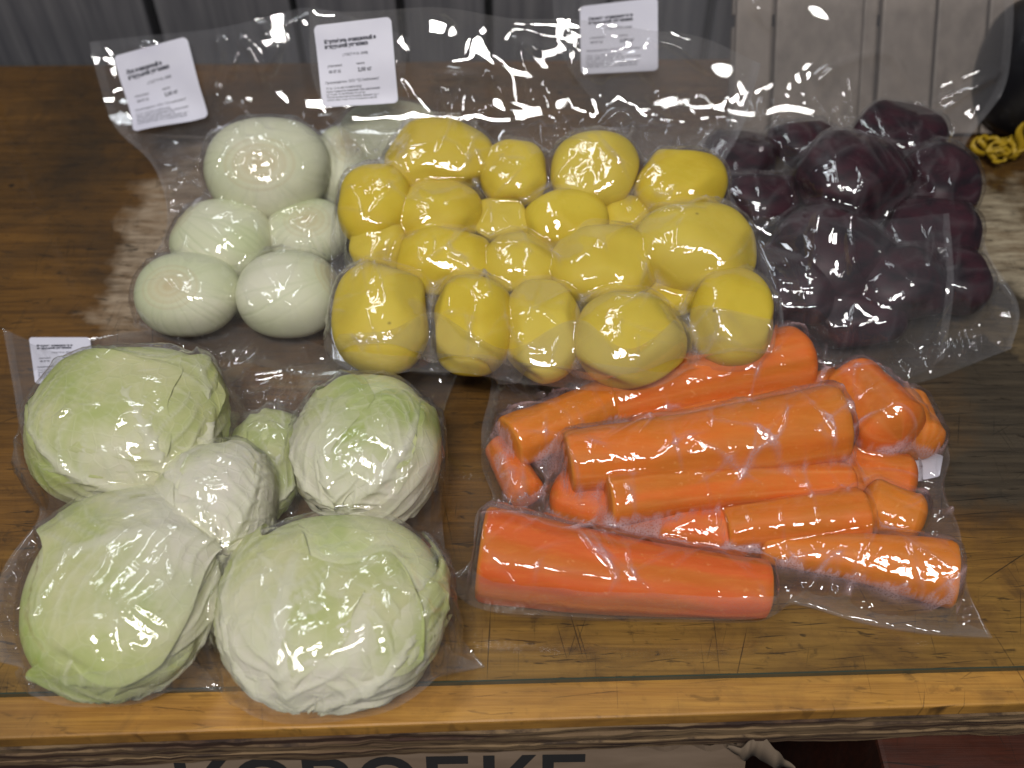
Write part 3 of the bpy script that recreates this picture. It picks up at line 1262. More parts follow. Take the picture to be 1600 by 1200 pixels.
def film(uv, obstacle, v_flap, edge_w, excess, seed, iters=160, pull=0.00018, flap_amp=0.006, contact_excess=0.004, flap_excess=None, coarse=14.0, post_smooth=1, flap_smooth=9, folds=(), cling=()):
    """drape one sheet of film: membrane over the contents, then inextensible relaxation with spare length so that it buckles into creases"""
    n, m = uv.shape[:2]
    U, Vv = uv[..., 0].copy(), uv[..., 1].copy()
    flap = smooth(Vv, v_flap, v_flap + 0.03)
    ob = obstacle(U, Vv) if obstacle else np.zeros((n, m))
    ob = np.where(flap > 0.5, -0.03, ob)
    w = np.maximum(ob, 0.001)
    pin = np.zeros((n, m), bool)
    pin[0] = pin[-1] = True
    pin[:, 0] = pin[:, -1] = True
    w[pin] = edge_w[pin]
    # membrane relaxation (multires start: blur)
    for it in range(220):
        av = w.copy()
        av[1:-1, 1:-1] = 0.25 * (w[:-2, 1:-1] + w[2:, 1:-1] + w[1:-1, :-2] + w[1:-1, 2:]) - pull * (1 - flap[1:-1, 1:-1])
        w = np.where(pin, edge_w, np.maximum(av, ob))
    P = np.stack([U, Vv, w], -1)
    gap = w - ob
    free = np.where(flap > 0.5, 1.0, smooth(gap, 0.0004, 0.003))
    free = np.maximum(free, 1 - smooth(ob, 0.002, 0.008))
    ex_noise = 0.6 + 0.8 * smooth(Noise(seed, coarse, 14, 2)(uv), -0.6, 0.9)
    fe = excess if flap_excess is None else flap_excess
    ex = (contact_excess + (excess - contact_excess) * free) * ex_noise
    ex = ex * (1 - flap) + fe * ex_noise * flap
    # seed the buckles
    nz = Noise(seed + 1, 20.0, 18, 2)(uv)
    ii = np.minimum(np.arange(n), np.arange(n)[::-1])
    jj = np.minimum(np.arange(m), np.arange(m)[::-1])
    rim = np.minimum(ii[:, None], jj[None, :])
    inner = smooth(rim, 1, 8)
    P0 = P.copy()
    P[..., 2] += inner * (free * 0.0016 * nz * (1 - flap) + flap * flap_amp * 0.8 * Noise(seed + 3, 3.6, 8, 2)(uv))
    for lev, its in ((6, iters), (3, iters // 2), (1, iters // 4)):
        ri = np.unique(np.append(np.arange(0, n, lev), n - 1))
        ci = np.unique(np.append(np.arange(0, m, lev), m - 1))
        ix = np.ix_(ri, ci)
        Q = relax(P[ix].copy(), P0[ix], ex[ix] * (1.0 if lev > 1 else 0.9), pin[ix], flap[ix], obstacle, its, pull)
        if lev < 6:
            Q = np.where((flap[ix] > 0.3)[..., None], P[ix], Q)
        if lev == 1:
            P = Q
        else:
            P = P0 + upsample(Q - P0[ix], ri, ci, n, m)
            P[pin] = P0[pin]
    for _ in range(flap_smooth):
        av = P.copy()
        av[1:-1, 1:-1] = 0.25 * (P[:-2, 1:-1] + P[2:, 1:-1] + P[1:-1, :-2] + P[1:-1, 2:])
        P = np.where(pin[..., None], P, P + (av - P) * (0.8 * flap)[..., None])
    crease = np.abs(Noise(seed + 5, 7.5, 10, 2)(uv)) * 0.6 + 0.5 * np.abs(Noise(seed + 6, 13.0, 10, 2)(uv))
    crease2 = np.abs(Noise(seed + 7, 24.0, 12, 2)(uv))
    P[..., 2] += inner * (flap * flap_amp * 0.25 * (crease - 0.5) + (1 - flap) * free * 0.0015 * crease2)
    if folds:
        P[..., 2] += inner * fold_height(uv, folds) * np.maximum(free, 0.25)
    if cling:
        P[..., 2] += inner * (1 - flap) * fold_height(uv, cling)
    for _ in range(post_smooth):
        av = P.copy()
        av[1:-1, 1:-1] = 0.25 * (P[:-2, 1:-1] + P[2:, 1:-1] + P[1:-1, :-2] + P[1:-1, 2:])
        P = np.where(pin[..., None], P, P + (av - P) * (0.15 + 0.5 * flap)[..., None])
    if obstacle is not None:
        o2 = np.where(flap > 0.5, -1.0, obstacle(P[..., 0], P[..., 1]))
        P[..., 2] = np.where(pin, P[..., 2], np.maximum(P[..., 2], o2))
        g2 = P[..., 2] - o2
        contact = (1 - smooth(g2, 0.0003, 0.0022)) * smooth(o2, 0.004, 0.009)
        valley = smooth(g2, 0.001, 0.004) * smooth(P[..., 2], 0.010, 0.022) * (1 - flap)
    else:
        contact = np.zeros((n, m))
        valley = np.zeros((n, m))
    # the bag's moisture runs down: the film clings wet on the lower sides and stays dull on the upper ones
    dv = np.gradient(P[..., 2], axis=0) / np.maximum(np.abs(np.gradient(P[..., 1], axis=0)), 1e-4)
    for _ in range(4):
        dv[1:-1, 1:-1] = 0.2 * (dv[1:-1, 1:-1] + dv[:-2, 1:-1] + dv[2:, 1:-1] + dv[1:-1, :-2] + dv[1:-1, 2:])
    dry = smooth(-dv, -0.35, 0.85) * smooth(P[..., 2], 0.012, 0.02) * (1 - flap)
    DRY[id(contact)] = dry
    return P, contact, valley


def film_objects(fr, root, P, contact, valley, mat, seal, seal_sides='bl', name='film'):
    n, m = P.shape[:2]
    Wd = fr.M(P)
    Fc = grid_faces(n, m)
    i, j = np.divmod(np.arange((n - 1) * (m - 1)), m - 1)
    s = np.zeros(len(Fc), bool)
    if 'b' in seal_sides:
        s |= (i < seal)
    if 't' in seal_sides:
        s |= (i >= n - 1 - seal)
    if 'l' in seal_sides:
        s |= (j < seal)
    if 'r' in seal_sides:
        s |= (j >= m - 1 - seal)
    at = {'contact': contact, 'valley': valley, 'dry': DRY.get(id(contact), np.zeros(contact.shape))}
    o = mesh_obj(name, Wd, Fc[~s], mat, None, True, at)
    parent_keep(o, root)
    if s.any():
        ids = np.unique(Fc[s])
        re = np.full(n * m, -1)
        re[ids] = np.arange(len(ids))
        # heat seal: its own mesh, a little waffle relief comes from the material
        o2 = mesh_obj('heat_seal', Wd.reshape(-1, 3)[ids], re[Fc[s]], M_SEAL, None, True, {'contact': np.zeros(len(ids)), 'valley': np.zeros(len(ids))})
        parent_keep(o2, root)
    return o


def px_poly(fr, pts, w=0.001):
    return np.array([fr.px(p[0], p[1], w if len(p) < 3 else p[2]) for p in pts])


def make_bag(fr, bag, root, bottom, top, left, right, n, m, seed, mat, v_flap=9.0, excess=0.05, seal=5, seal_sides='bl', edge_amp=0.0015, back=True, tuck=0.026, n_pleat=120, n_cling=130, **kw):
    B, T, L, R = (px_poly(fr, q) for q in (bottom, top, left, right))
    B[0] = L[0]
    B[-1] = R[0]
    T[0] = L[-1]
    T[-1] = R[-1]
    A = np.concatenate(bag.V)
    A = A[A[:, 2] > 0.004]
    def clear(Q, ax, sgn, band):
        d = resample(Q, 60)
        for i in range(len(d)):
            near = np.abs(A[:, 1 - ax] - d[i, 1 - ax]) < 0.008
            if near.any():
                ext = (A[near, ax] * sgn).max() + 0.003
                if d[i, ax] * sgn < ext:
                    d[i, ax] = ext * sgn
        for _ in range(3):
            d[1:-1] = 0.25 * d[:-2] + 0.5 * d[1:-1] + 0.25 * d[2:]
        return d
    B_raw, L_raw, R_raw, T_raw = B.copy(), L.copy(), R.copy(), T.copy()
    B = clear(B, 1, -1, 0)
    if v_flap > 1:
        T = clear(T, 1, 1, 0)
    L = clear(L, 0, -1, 0)
    R = clear(R, 0, 1, 0)
    for (q, i, q2, i2) in ((B, 0, L, 0), (B, -1, R, 0), (T, 0, L, -1), (T, -1, R, -1)):
        q[i] = q2[i2] = (q[i] + q2[i2]) / 2
    uv = coons(B, T, L, R, n, m)
    lo, hi = uv.reshape(-1, 2).min(0) - 0.004, uv.reshape(-1, 2).max(0) + 0.004
    obs = Obstacle(bag, lo, hi)
    fl = smooth(uv[..., 1], v_flap, v_flap + 0.03)
    ew = 0.0012 + edge_amp * (0.5 + 0.5 * Noise(seed + 31, 16.0, 10, 2)(uv)) + fl * 0.004 * Noise(seed + 32, 9.0, 10, 2)(uv)
    ew = np.where(fl > 0.5, ew, np.maximum(ew, 0.0009))
    if tuck:
        bb = resample(B_raw, m)
        push = np.clip((bb[:, 1] - uv[0, :, 1]) / 0.012, 0, 1)
        for _ in range(4):
            push[1:-1] = 0.25 * push[:-2] + 0.5 * push[1:-1] + 0.25 * push[2:]
        ew[0] = ew[0] + tuck * push
    fp = [(h, wd, px_poly(fr, pts, 0.002)) for h, wd, pts in kw.pop('px_folds', ())]
    fp += pleats(obs, uv, v_flap, seed, n_pleat)
    P, c, v = film(uv, obs, v_flap, ew, excess, seed, folds=fp, cling=cling_lines(obs, v_flap, seed, n_cling), **kw)
    film_objects(fr, root, P, c, v, mat, seal, seal_sides)
    if back:
        n2, m2 = n // 2, m // 2
        uv2 = coons(B_raw, T_raw, L_raw, R_raw, n2, m2)
        fl2 = smooth(uv2[..., 1], v_flap, v_flap + 0.03)
        e2 = 0.0007 + fl2 * (0.004 * Noise(seed + 32, 9.0, 10, 2)(uv2) - 0.0004)
        if fl2.max() > 0.5:
            P2, c2, v2 = film(uv2, None, v_flap, e2, 0.0, seed + 50, iters=60, flap_amp=kw.get('flap_amp', 0.006), flap_excess=kw.get('flap_excess', 0.02) * 0.5)
            P2[..., 2] = P2[..., 2] * fl2 + 0.0007 * (1 - fl2)
        else:
            P2 = np.concatenate([uv2, e2[..., None]], -1)
        o = mesh_obj('back_film', fr.M(P2), grid_faces(n2, m2), M_FILM_FLAP, None, True, {'contact': np.zeros(n2 * m2), 'valley': np.zeros(n2 * m2)})
        parent_keep(o, root)
    return P


# ------------------------------------------------------------------ stickers
def bil(q, s, t):
    """q: corners TL, TR, BR, BL in (u, v)"""
    s, t = np.asarray(s)[..., None], np.asarray(t)[..., None]
    return (1 - t) * ((1 - s) * q[0] + s * q[1]) + t * ((1 - s) * q[3] + s * q[2])


def sticker(fr, root, corners, w, lines, seed, curl=0.0015):
    q = np.array([fr.px(p[0], p[1], w) for p in corners])
    nz = Noise(seed, 14.0, 8, 2)

    def wz(uv):
        return w + curl * nz(uv)
    N = 22
    S, T = np.meshgrid(np.linspace(0, 1, N), np.linspace(0, 1, N), indexing='xy')
    # rounded corners: pull the grid in at the very corners
    Sx, Ty = S.copy(), T.copy()
    rc = 0.045
    for (cs, ct) in ((0, 0), (1, 0), (0, 1), (1, 1)):
        ds, dt = np.abs(S - cs), np.abs(T - ct)
        mk = (ds < rc) & (dt < rc)
        Sx = np.where(mk, cs + np.sign(0.5 - cs) * np.maximum(ds, 0.018), Sx)
        Ty = np.where(mk, ct + np.sign(0.5 - ct) * np.maximum(dt, 0.018), Ty)
    uv = bil(q, Sx, Ty)
    top = fr.M(np.concatenate([uv, wz(uv)[..., None]], -1)).reshape(-1, 3)
    bot = fr.M(np.concatenate([uv, wz(uv)[..., None] - 0.00025], -1)).reshape(-1, 3)
    Fc = grid_faces(N, N)
    lab = mesh_obj('label', np.concatenate([top, bot]), np.concatenate([Fc[:, ::-1], Fc + N * N]), M_LABEL, None, True)
    parent_keep(lab, root)
    Vs, Fs, k = [], [], 0
    for (body, s0, t0, size, bold) in lines:
        V, F_ = text_mesh(body, size, bold)
        uvt = bil(q, s0 + V[:, 0], t0 - V[:, 1])
        P = fr.M(np.concatenate([uvt, (wz(uvt) + 0.0003)[..., None]], -1))
        Vs.append(P)
        Fs += [tuple(i + k for i in f) for f in F_]
        k += len(V)
    if Vs:
        tx = mesh_obj('printed_text', np.concatenate(Vs), Fs, M_INK, None, False)
        parent_keep(tx, lab)
    return q


def label_lines(title1, title2, weight):
    return [
        (title1, 0.11, 0.215, 0.056, 0.004), (title2, 0.11, 0.272, 0.056, 0.004),
        ('( ГОСТ Р 52 -2008)', 0.33, 0.375, 0.040, 0.0006),
        ('упаковано', 0.12, 0.485, 0.038, 0.0005), ('масса', 0.50, 0.485, 0.036, 0.0006),
        ('08 07 22', 0.13, 0.555, 0.045, 0.001), (weight, 0.51, 0.565, 0.062, 0.002),
        ('Производитель: ООО "ТД Снабженец"', 0.07, 0.675, 0.038, 0.0005),
        ('ТУ 01 13 41-001-0104093-2022', 0.07, 0.745, 0.036, 0.0006),
        ('Срок годности хранения без нарушения', 0.07, 0.785, 0.036, 0.0006),
        ('от +2 до +6 не более 10 суток', 0.07, 0.825, 0.036, 0.0006),
        ('После вскрытия упаковки хранить до 1', 0.07, 0.865, 0.036, 0.0006),
        ('суток при +2 до +6 в холодном месте', 0.07, 0.905, 0.036, 0.0006),
    ]


# ------------------------------------------------------------------ frames of the five bags
def planar_v(fr_o, tilt, px, py):
    f = Frame(fr_o, 0, tilt)
    return f.px(px, py, 0.0)[1]


O_CAB = ground(380, 810)
F_CAB = Frame(O_CAB)
O_CAR = ground(1110, 800)
F_CAR = Frame(O_CAR)
T_ON = math.radians(8)
O_ON = ground(380, 530)
F_ON = Frame(O_ON, 0, T_ON, planar_v(O_ON, T_ON, 380, 225), 0.06, math.radians(56))
T_PO = math.radians(15)
O_PO = ground(860, 600, 0.030)
V_PO = planar_v(O_PO, T_PO, 860, 222)
F_PO = Frame(O_PO, 0, T_PO, V_PO, 0.05, math.radians(58))
T_BE = math.radians(8)
O_BE = ground(1330, 560)
V_BE = planar_v(O_BE, T_BE, 1330, 235)
F_BE = Frame(O_BE, 0, T_BE, V_BE, 0.06, math.radians(60))
V_ON = planar_v(O_ON, T_ON, 380, 225)


def root_at(name, fr, label, cat, group):
    r = empty(name, tuple(fr.o))
    return tag(r, label, cat, group)


GB = 'vacuum bags of peeled vegetables'
bag_cab = root_at('vacuum_bag', F_CAB, 'clear vacuum bag tightly sealed around pale green cabbage heads', 'vacuum bag', GB)
bag_car = root_at('vacuum_bag', F_CAR, 'clear misted vacuum bag sealed around orange carrots', 'vacuum bag', GB)
bag_on = root_at('vacuum_bag', F_ON, 'clear vacuum bag of white onions with tilted paper label on raised flap', 'vacuum bag', GB)
bag_po = root_at('vacuum_bag', F_PO, 'clear vacuum bag of yellow peeled potatoes lying over its neighbours', 'vacuum bag', GB)
bag_be = root_at('vacuum_bag', F_BE, 'clear vacuum bag of dark purple beetroots with folded flap', 'vacuum bag', GB)

# ------------------------------------------------------------------ potatoes
B_PO = Bag(F_PO)
GP = 'peeled potatoes in the vacuum bag'
POT = [  # px, py, rx, ry, label
    (685, 246, 78, 51, 'largest peeled yellow potato at the flap edge beside the onion bag'),
    (806, 274, 51, 46, 'blocky peeled potato at the flap edge between two larger rounded ones'),
    (929, 270, 63, 54, 'round peeled potato with a tiny dark speck below the flap'),
    (1060, 286, 69, 50, 'peeled potato with cut facets at the flap edge beside the beetroots'),
    (583, 321, 54, 58, 'tall peeled potato on the onion side, below the largest potato'),
    (685, 333, 63, 48, 'faceted peeled potato directly below the largest potato'),
    (780, 346, 48, 33, 'small flat peeled potato with pale starch under it'),
    (883, 348, 62, 46, 'angular peeled potato below the speckled round one'),
    (975, 340, 38, 32, 'small peeled potato wedged beside the very wide one'),
    (1089, 384, 90, 63, 'very wide peeled potato at the beetroot side of the bag'),
    (592, 384, 43, 40, 'small knobbly peeled potato squeezed between two tall ones'),
    (696, 406, 68, 47, 'oval peeled potato in the middle row beside the small knobbly one'),
    (814, 418, 55, 46, 'medium peeled potato below the small flat one'),
    (946, 416, 81, 56, 'big smooth domed potato in the middle of the bag'),
    (596, 491, 70, 81, 'big tall potato at the bag corner above the cabbage bag'),
    (735, 508, 63, 68, 'round potato with twin highlights in the lowest row'),
    (850, 521, 59, 75, 'tall egg shaped potato in the lowest row beside the widest one'),
    (983, 531, 82, 68, 'widest potato of the lowest row lying above the carrots'),
    (1145, 491, 62, 69, 'pale potato at the bag corner above the carrots'),
    (1042, 466, 46, 28, 'small half hidden potato behind the widest one of the lowest row'),
]
for k, (px, py, rx, ry, lab) in enumerate(POT):
    c, s = ellipsoid_place(F_PO, px, py, rx * 1.10, ry * 1.12, 0.80)
    V, Fc = facet_body(100 + k * 3, 12, 0.82, 1.0, 0.06, 5, 34, 2.35)
    V = V * s + c
    B_PO.add(V, Fc)
    o = mesh_obj('potato', F_PO.M(V), Fc, M_POTATO)
    tag(o, lab, 'potato', GP)

# ------------------------------------------------------------------ onions
B_ON = Bag(F_ON)
GO = 'peeled onions in the vacuum bag'
ONI = [  # px, py, rx, ry, axis, green, label
    (418, 264, 92, 68, (0.05, -0.55, 0.85), 0.15, 'large white onion with root end up, biggest in its bag'),
    (347, 377, 75, 57, (-0.8, 0.3, 0.5), 0.85, 'greenish smooth onion between the largest onion and the cabbage bag'),
    (482, 362, 62, 46, (0.1, -0.25, 1.0), 0.95, 'green striped onion beside the potatoes'),
    (295, 460, 77, 57, (-0.15, -0.35, 0.9), 0.45, 'pale onion with ringed top at the outer bag corner'),
    (452, 458, 77, 60, (0.9, 0.2, 0.4), 0.25, 'creamy white onion beside the corner potato'),
    (612, 215, 78, 50, (0.2, 0.3, 0.9), 0.05, 'pale onion seen through the raised potato bag flap'),
    (535, 258, 46, 54, (0.3, 0.1, 0.9), 0.30, 'half hidden onion behind the tall potato'),
]
for k, (px, py, rx, ry, ax, gr, lab) in enumerate(ONI):
    c, s = ellipsoid_place(F_ON, px, py, rx * 1.06, ry * 1.11, 0.88, 0.012 if k == 0 else 0.0)
    n, m = 72, 200
    th = np.linspace(0.0, math.pi, n)[:, None] * np.ones((1, m))
    ph = np.linspace(0, 2 * math.pi, m, endpoint=False)[None, :] * np.ones((n, 1))
    st = np.zeros_like(th)
    r = np.random.default_rng(300 + k)
    for q in range(26):
        a = r.uniform(0, 2 * math.pi)
        d = np.angle(np.exp(1j * (ph - a - 0.10 * np.sin(2 * th + q))))
        st = np.maximum(st, np.exp(-(d / 0.022) ** 2) * r.uniform(0.3, 1.0))
    st *= np.sin(th) ** 0.6
    rad = 1.0 - 0.06 * np.exp(-(th / 0.26) ** 2) + 0.03 * np.exp(-(th / 0.09) ** 2) - 0.05 * np.exp(-((math.pi - th) / 0.3) ** 2) - 0.010 * st - 0.008 * np.exp(-((th - 0.38) / 0.03) ** 2) - 0.008 * np.exp(-((th - 0.24) / 0.025) ** 2)
    D = np.stack([np.sin(th) * np.cos(ph), np.sin(th) * np.sin(ph), np.cos(th)], -1)
    rad = rad * (1 + 0.02 * Noise(320 + k, 0.35, 8)(D))
    V = (D * rad[..., None]).reshape(-1, 3) @ rot_to(ax).T
    V = V * (1.0 / ((np.abs(V) / np.linalg.norm(V, axis=1)[:, None]) ** 2.25).sum(1) ** (1 / 2.25))[:, None]
    V = V / np.abs(V).max(0) * s + c
    Fc = grid_faces(n, m, True)
    B_ON.add(V, Fc)
    gn = gr * smooth(Noise(340 + k, 0.5, 8)(D), -0.7, 0.8)
    pole = 1.2 * np.exp(-(th / 0.10) ** 2) + 0.5 * np.exp(-(th / 0.42) ** 4) + 0.8 * np.exp(-((th - 0.24) / 0.02) ** 2) + 0.7 * np.exp(-((th - 0.38) / 0.022) ** 2) + 0.5 * np.exp(-((th - 0.52) / 0.025) ** 2)
    o = mesh_obj('onion', F_ON.M(V), Fc, M_ONION, attrs={'stripe': st * (0.35 + gr * 0.6), 'green': gn, 'pole': np.clip(pole, 0, 1)})
    tag(o, lab, 'onion', GO)

# ------------------------------------------------------------------ beetroots
B_BE = Bag(F_BE)
GE = 'peeled beetroots in the vacuum bag'
BEE = [
    (1326, 282, 82, 64, 0.010, 'large beetroot with a flat cut facet, topmost in its bag'),
    (1463, 290, 56, 54, 0.004, 'round glossy beetroot at the outer side of the bag'),
    (1398, 210, 68, 42, 0.012, 'reddish beetroot rising under the flap before the crate'),
    (1256, 226, 50, 34, 0.004, 'dark round beetroot beside the cut facet one, below the flap'),
    (1186, 312, 62, 44, 0.0, 'beetroot with a flat top next to the potato bag'),
    (1446, 366, 68, 52, 0.0, 'beetroot below the round glossy one, partly under the folded flap'),
    (1490, 440, 46, 46, 0.0, 'small angular beetroot poking out beside the folded flap'),
    (1300, 405, 82, 66, 0.0, 'beetroot wholly behind the folded flap, in its middle'),
    (1398, 448, 72, 58, 0.0, 'beetroot behind the folded flap near its free corner'),
    (1238, 448, 58, 62, 0.0, 'beetroot behind the folded flap beside the pale potato'),
    (1330, 490, 74, 46, 0.0, 'lowest beetroot behind the folded flap above the carrots'),
    (1150, 245, 56, 40, 0.0, 'beetroot seen through two films behind the potato flap'),
]
for k, (px, py, rx, ry, lift, lab) in enumerate(BEE):
    c, s = ellipsoid_place(F_BE, px, py, rx * 1.17, ry * 1.19, 0.85, lift)
    V, Fc = facet_body(500 + k * 3, 14, 0.72, 0.96, 0.06, 5, 40)
    V = V * s + c
    B_BE.add(V, Fc)
    o = mesh_obj('beetroot', F_BE.M(V), Fc, M_BEET)
    tag(o, lab, 'beetroot', GE)

# ------------------------------------------------------------------ carrots
B_CAR = Bag(F_CAR)
GC = 'peeled carrots in the vacuum bag'
CAR = [  # x0,y0,r0, x1,y1,r1, ends, lift, red, label
    (750, 862, 79, 1200, 922, 47, 'cc', 0.0, 1.0, 'thickest reddish carrot lying along the front of its bag'),
    (1188, 858, 22, 1492, 897, 57, 'rc', 0.004, 0.25, 'carrot with its tip touching the thickest carrot, at the front corner'),
    (948, 780, 48, 1335, 749, 31, 'cr', 0.012, 0.0, 'long orange carrot in the middle, second behind the thickest'),
    (886, 722, 50, 1312, 662, 66, 'cc', 0.016, 0.0, 'long broad carrot across the middle of the bag'),
    (955, 628, 38, 1268, 556, 58, 'cr', 0.008, 0.35, 'carrot with bright reflections under the edge of the potato bag'),
    (795, 690, 45, 955, 624, 38, 'cc', 0.006, 0.1, 'short carrot piece with cut end facing the cabbage bag'),
    (778, 690, 26, 828, 780, 34, 'rr', -0.004, 0.6, 'narrow carrot squeezed down beside the thickest carrot'),
    (1318, 584, 48, 1408, 690, 64, 'rr', 0.008, 0.3, 'fat curved carrot beside the beetroot bag'),
    (1405, 620, 42, 1440, 704, 48, 'rr', 0.0, 0.2, 'outermost slanting carrot at the bag side'),
    (1132, 826, 36, 1350, 803, 47, 'cc', 0.004, 0.35, 'short cut carrot between the middle one and the front corner one'),
    (1345, 778, 44, 1446, 812, 42, 'rr', 0.0, 0.1, 'blunt carrot in the bag side behind the front corner carrot'),
    (860, 770, 44, 1180, 838, 40, 'rr', -0.014, 0.7, 'deep lying carrot glimpsed between the thickest and middle carrots'),
    (985, 690, 46, 1330, 615, 46, 'rr', -0.012, 0.4, 'deep carrot under mist between the long broad one and the reflective one'),
    (1010, 762, 44, 1330, 715, 44, 'rr', -0.012, 0.4, 'deep carrot under mist between the two long middle carrots'),
    (1290, 725, 44, 1432, 752, 44, 'rr', -0.014, 0.5, 'low carrot under mist between the fat curved one and the blunt one'),
]
for k, (x0, y0, r0, x1, y1, r1, ends, lift, red, lab) in enumerate(CAR):
    A, Bq = [], []
    for (x_, y_, r_) in ((x0, y0, r0), (x1, y1, r1)):
        w = 0.02
        for _ in range(4):
            u, v = F_CAR.px(x_, y_, w)
            rm = r_ * F_CAR.scale(u, v, w)
            w = max(rm * 0.95 + lift, rm * 0.6)
        A.append(np.array([u, v, w]))
        Bq.append(rm)
    ax = A[1] - A[0]
    Ln = np.linalg.norm(ax)
    ax /= Ln
    side = np.cross([0, 0, 1], ax)
    side /= np.linalg.norm(side)
    upv = np.cross(ax, side)
    ts, rs, caps = [], [], []
    nt_ = 60
    r = np.random.default_rng(700 + k)

    def cap_pts(end, rr_, first):
        if end == 'c':
            prof = [(0.0, 0.02), (0.0005, 0.4), (0.001, 0.8), (0.03 * rr_ / Ln, 0.92), (0.10 * rr_ / Ln, 0.985)]
        else:
            prof = [(0.5 * rr_ / Ln * (1 - math.cos(a)), max(math.sin(a), 0.02)) for a in np.linspace(0.0, 1.35, 8)]
        return prof
    p0 = cap_pts(ends[0], Bq[0], True)
    p1 = cap_pts(ends[1], Bq[1], False)
    tt = [(t, f, 1.0 if ends[0] == 'c' and f < 0.95 else 0.0) for t, f in p0]
    tt += [(t, 1.0, 0.0) for t in np.linspace(p0[-1][0] + 0.02, 1 - p1[-1][0] - 0.02, nt_)]
    tt += [(1 - t, f, 1.0 if ends[1] == 'c' and f < 0.95 else 0.0) for t, f in reversed(p1)]
    mth = 64
    ph = np.linspace(0, 2 * math.pi, mth, endpoint=False)
    nfac = 9
    fa = np.sort(r.uniform(0, 2 * math.pi, nfac))
    bend = r.normal() * 0.02
    V, cap, stk, ton = [], [], [], []
    nzt2 = Noise(760 + k, 1.0, 14, 3)
    nzc = Noise(720 + k, 3.0, 10, 2)
    for (t, f, cp) in tt:
        base = Bq[0] + (Bq[1] - Bq[0]) * smooth(np.array(t), -0.15, 1.15)
        cen = A[0] + ax * Ln * t + side * bend * Ln * math.sin(math.pi * t) + upv * 0
        tw = fa + 0.25 * t
        dd = np.cos(ph[:, None] - tw[None])
        inv = np.concatenate([np.ones((mth, 1)), np.clip(dd, 0.01, 1) / 0.95], 1)
        pw = 70 if 'c' in ends else 14
        rad = 1.0 / (inv ** pw).sum(1) ** (1 / pw)
        rad = rad if 'c' in ends else rad / rad.mean() * 0.98
        rad = rad * (1 + 0.012 * nzc(np.stack([np.full(mth, t * 2), np.cos(ph)], -1)))
        R = base * f * rad
        V.append(cen + np.outer(np.cos(ph) * R, side) + np.outer(np.sin(ph) * R * 0.95, upv))
        cap.append(np.full(mth, cp))
        ton.append(nzt2(np.stack([np.cos(ph) * 1.2, np.sin(ph) * 1.2, np.full(mth, t * 1.3)], -1)))
        edge = np.abs(np.angle(np.exp(1j * (ph[:, None] - (tw[None] + np.roll(tw, -1)[None]) / 2)))).min(1)
        stk.append(np.exp(-(edge / 0.07) ** 2))
    V = np.array(V)
    n = len(V)
    V = V + 0.00045 * Noise(780 + k, 24.0, 12)(V)[..., None] * np.array([0.2, 0.2, 1.0])
    V = V.reshape(-1, 3)
    Fc = grid_faces(n, mth, True)
    Fl = Fc.tolist() + [list(range(mth))[::-1], list(range((n - 1) * mth, n * mth))]
    B_CAR.add(V, Fl)
    o = mesh_obj('carrot', F_CAR.M(V), Fl, M_CARROT, attrs={'cap': np.array(cap), 'streak': np.array(stk) * 0.8, 'red': np.full(len(V), red), 'tone': smooth(np.array(ton), -0.5, 0.9)})
    tag(o, lab, 'carrot', GC)

# ------------------------------------------------------------------ cabbages
B_CAB = Bag(F_CAB)
GK = 'cabbage heads in the vacuum bag'
KOH = [  # px, py, rx, ry, flat, stem direction, leaves [(azimuth, halfwidth, reach)], white, label
    (208, 655, 152, 124, 0.80, (0.5, -0.75, -0.2), 6, 0.02, 'greenest round cabbage head next to the sticker'),
    (572, 695, 117, 122, 0.78, (-0.15, -0.85, 0.15), 5, 0.45, 'cabbage half with fanning leaf ribs beside the carrots'),
    (412, 725, 66, 88, 0.60, (0.2, -0.7, 0.4), 4, -0.15, 'small bright green cabbage piece squeezed between three heads'),
    (332, 790, 96, 100, 0.86, (0.35, -0.80, 0.35), 5, 0.95, 'whitish cabbage heart with a pale stump in the middle of the bag'),
    (190, 920, 157, 150, 0.62, (0.75, 0.25, 0.2), 6, 0.40, 'wide cabbage head with a crumpled outer leaf at the table edge'),
    (522, 944, 178, 150, 0.62, (-0.1, -0.9, -0.15), 6, 0.50, 'largest cabbage head with a white stalk end overhanging the glass edge'),
]
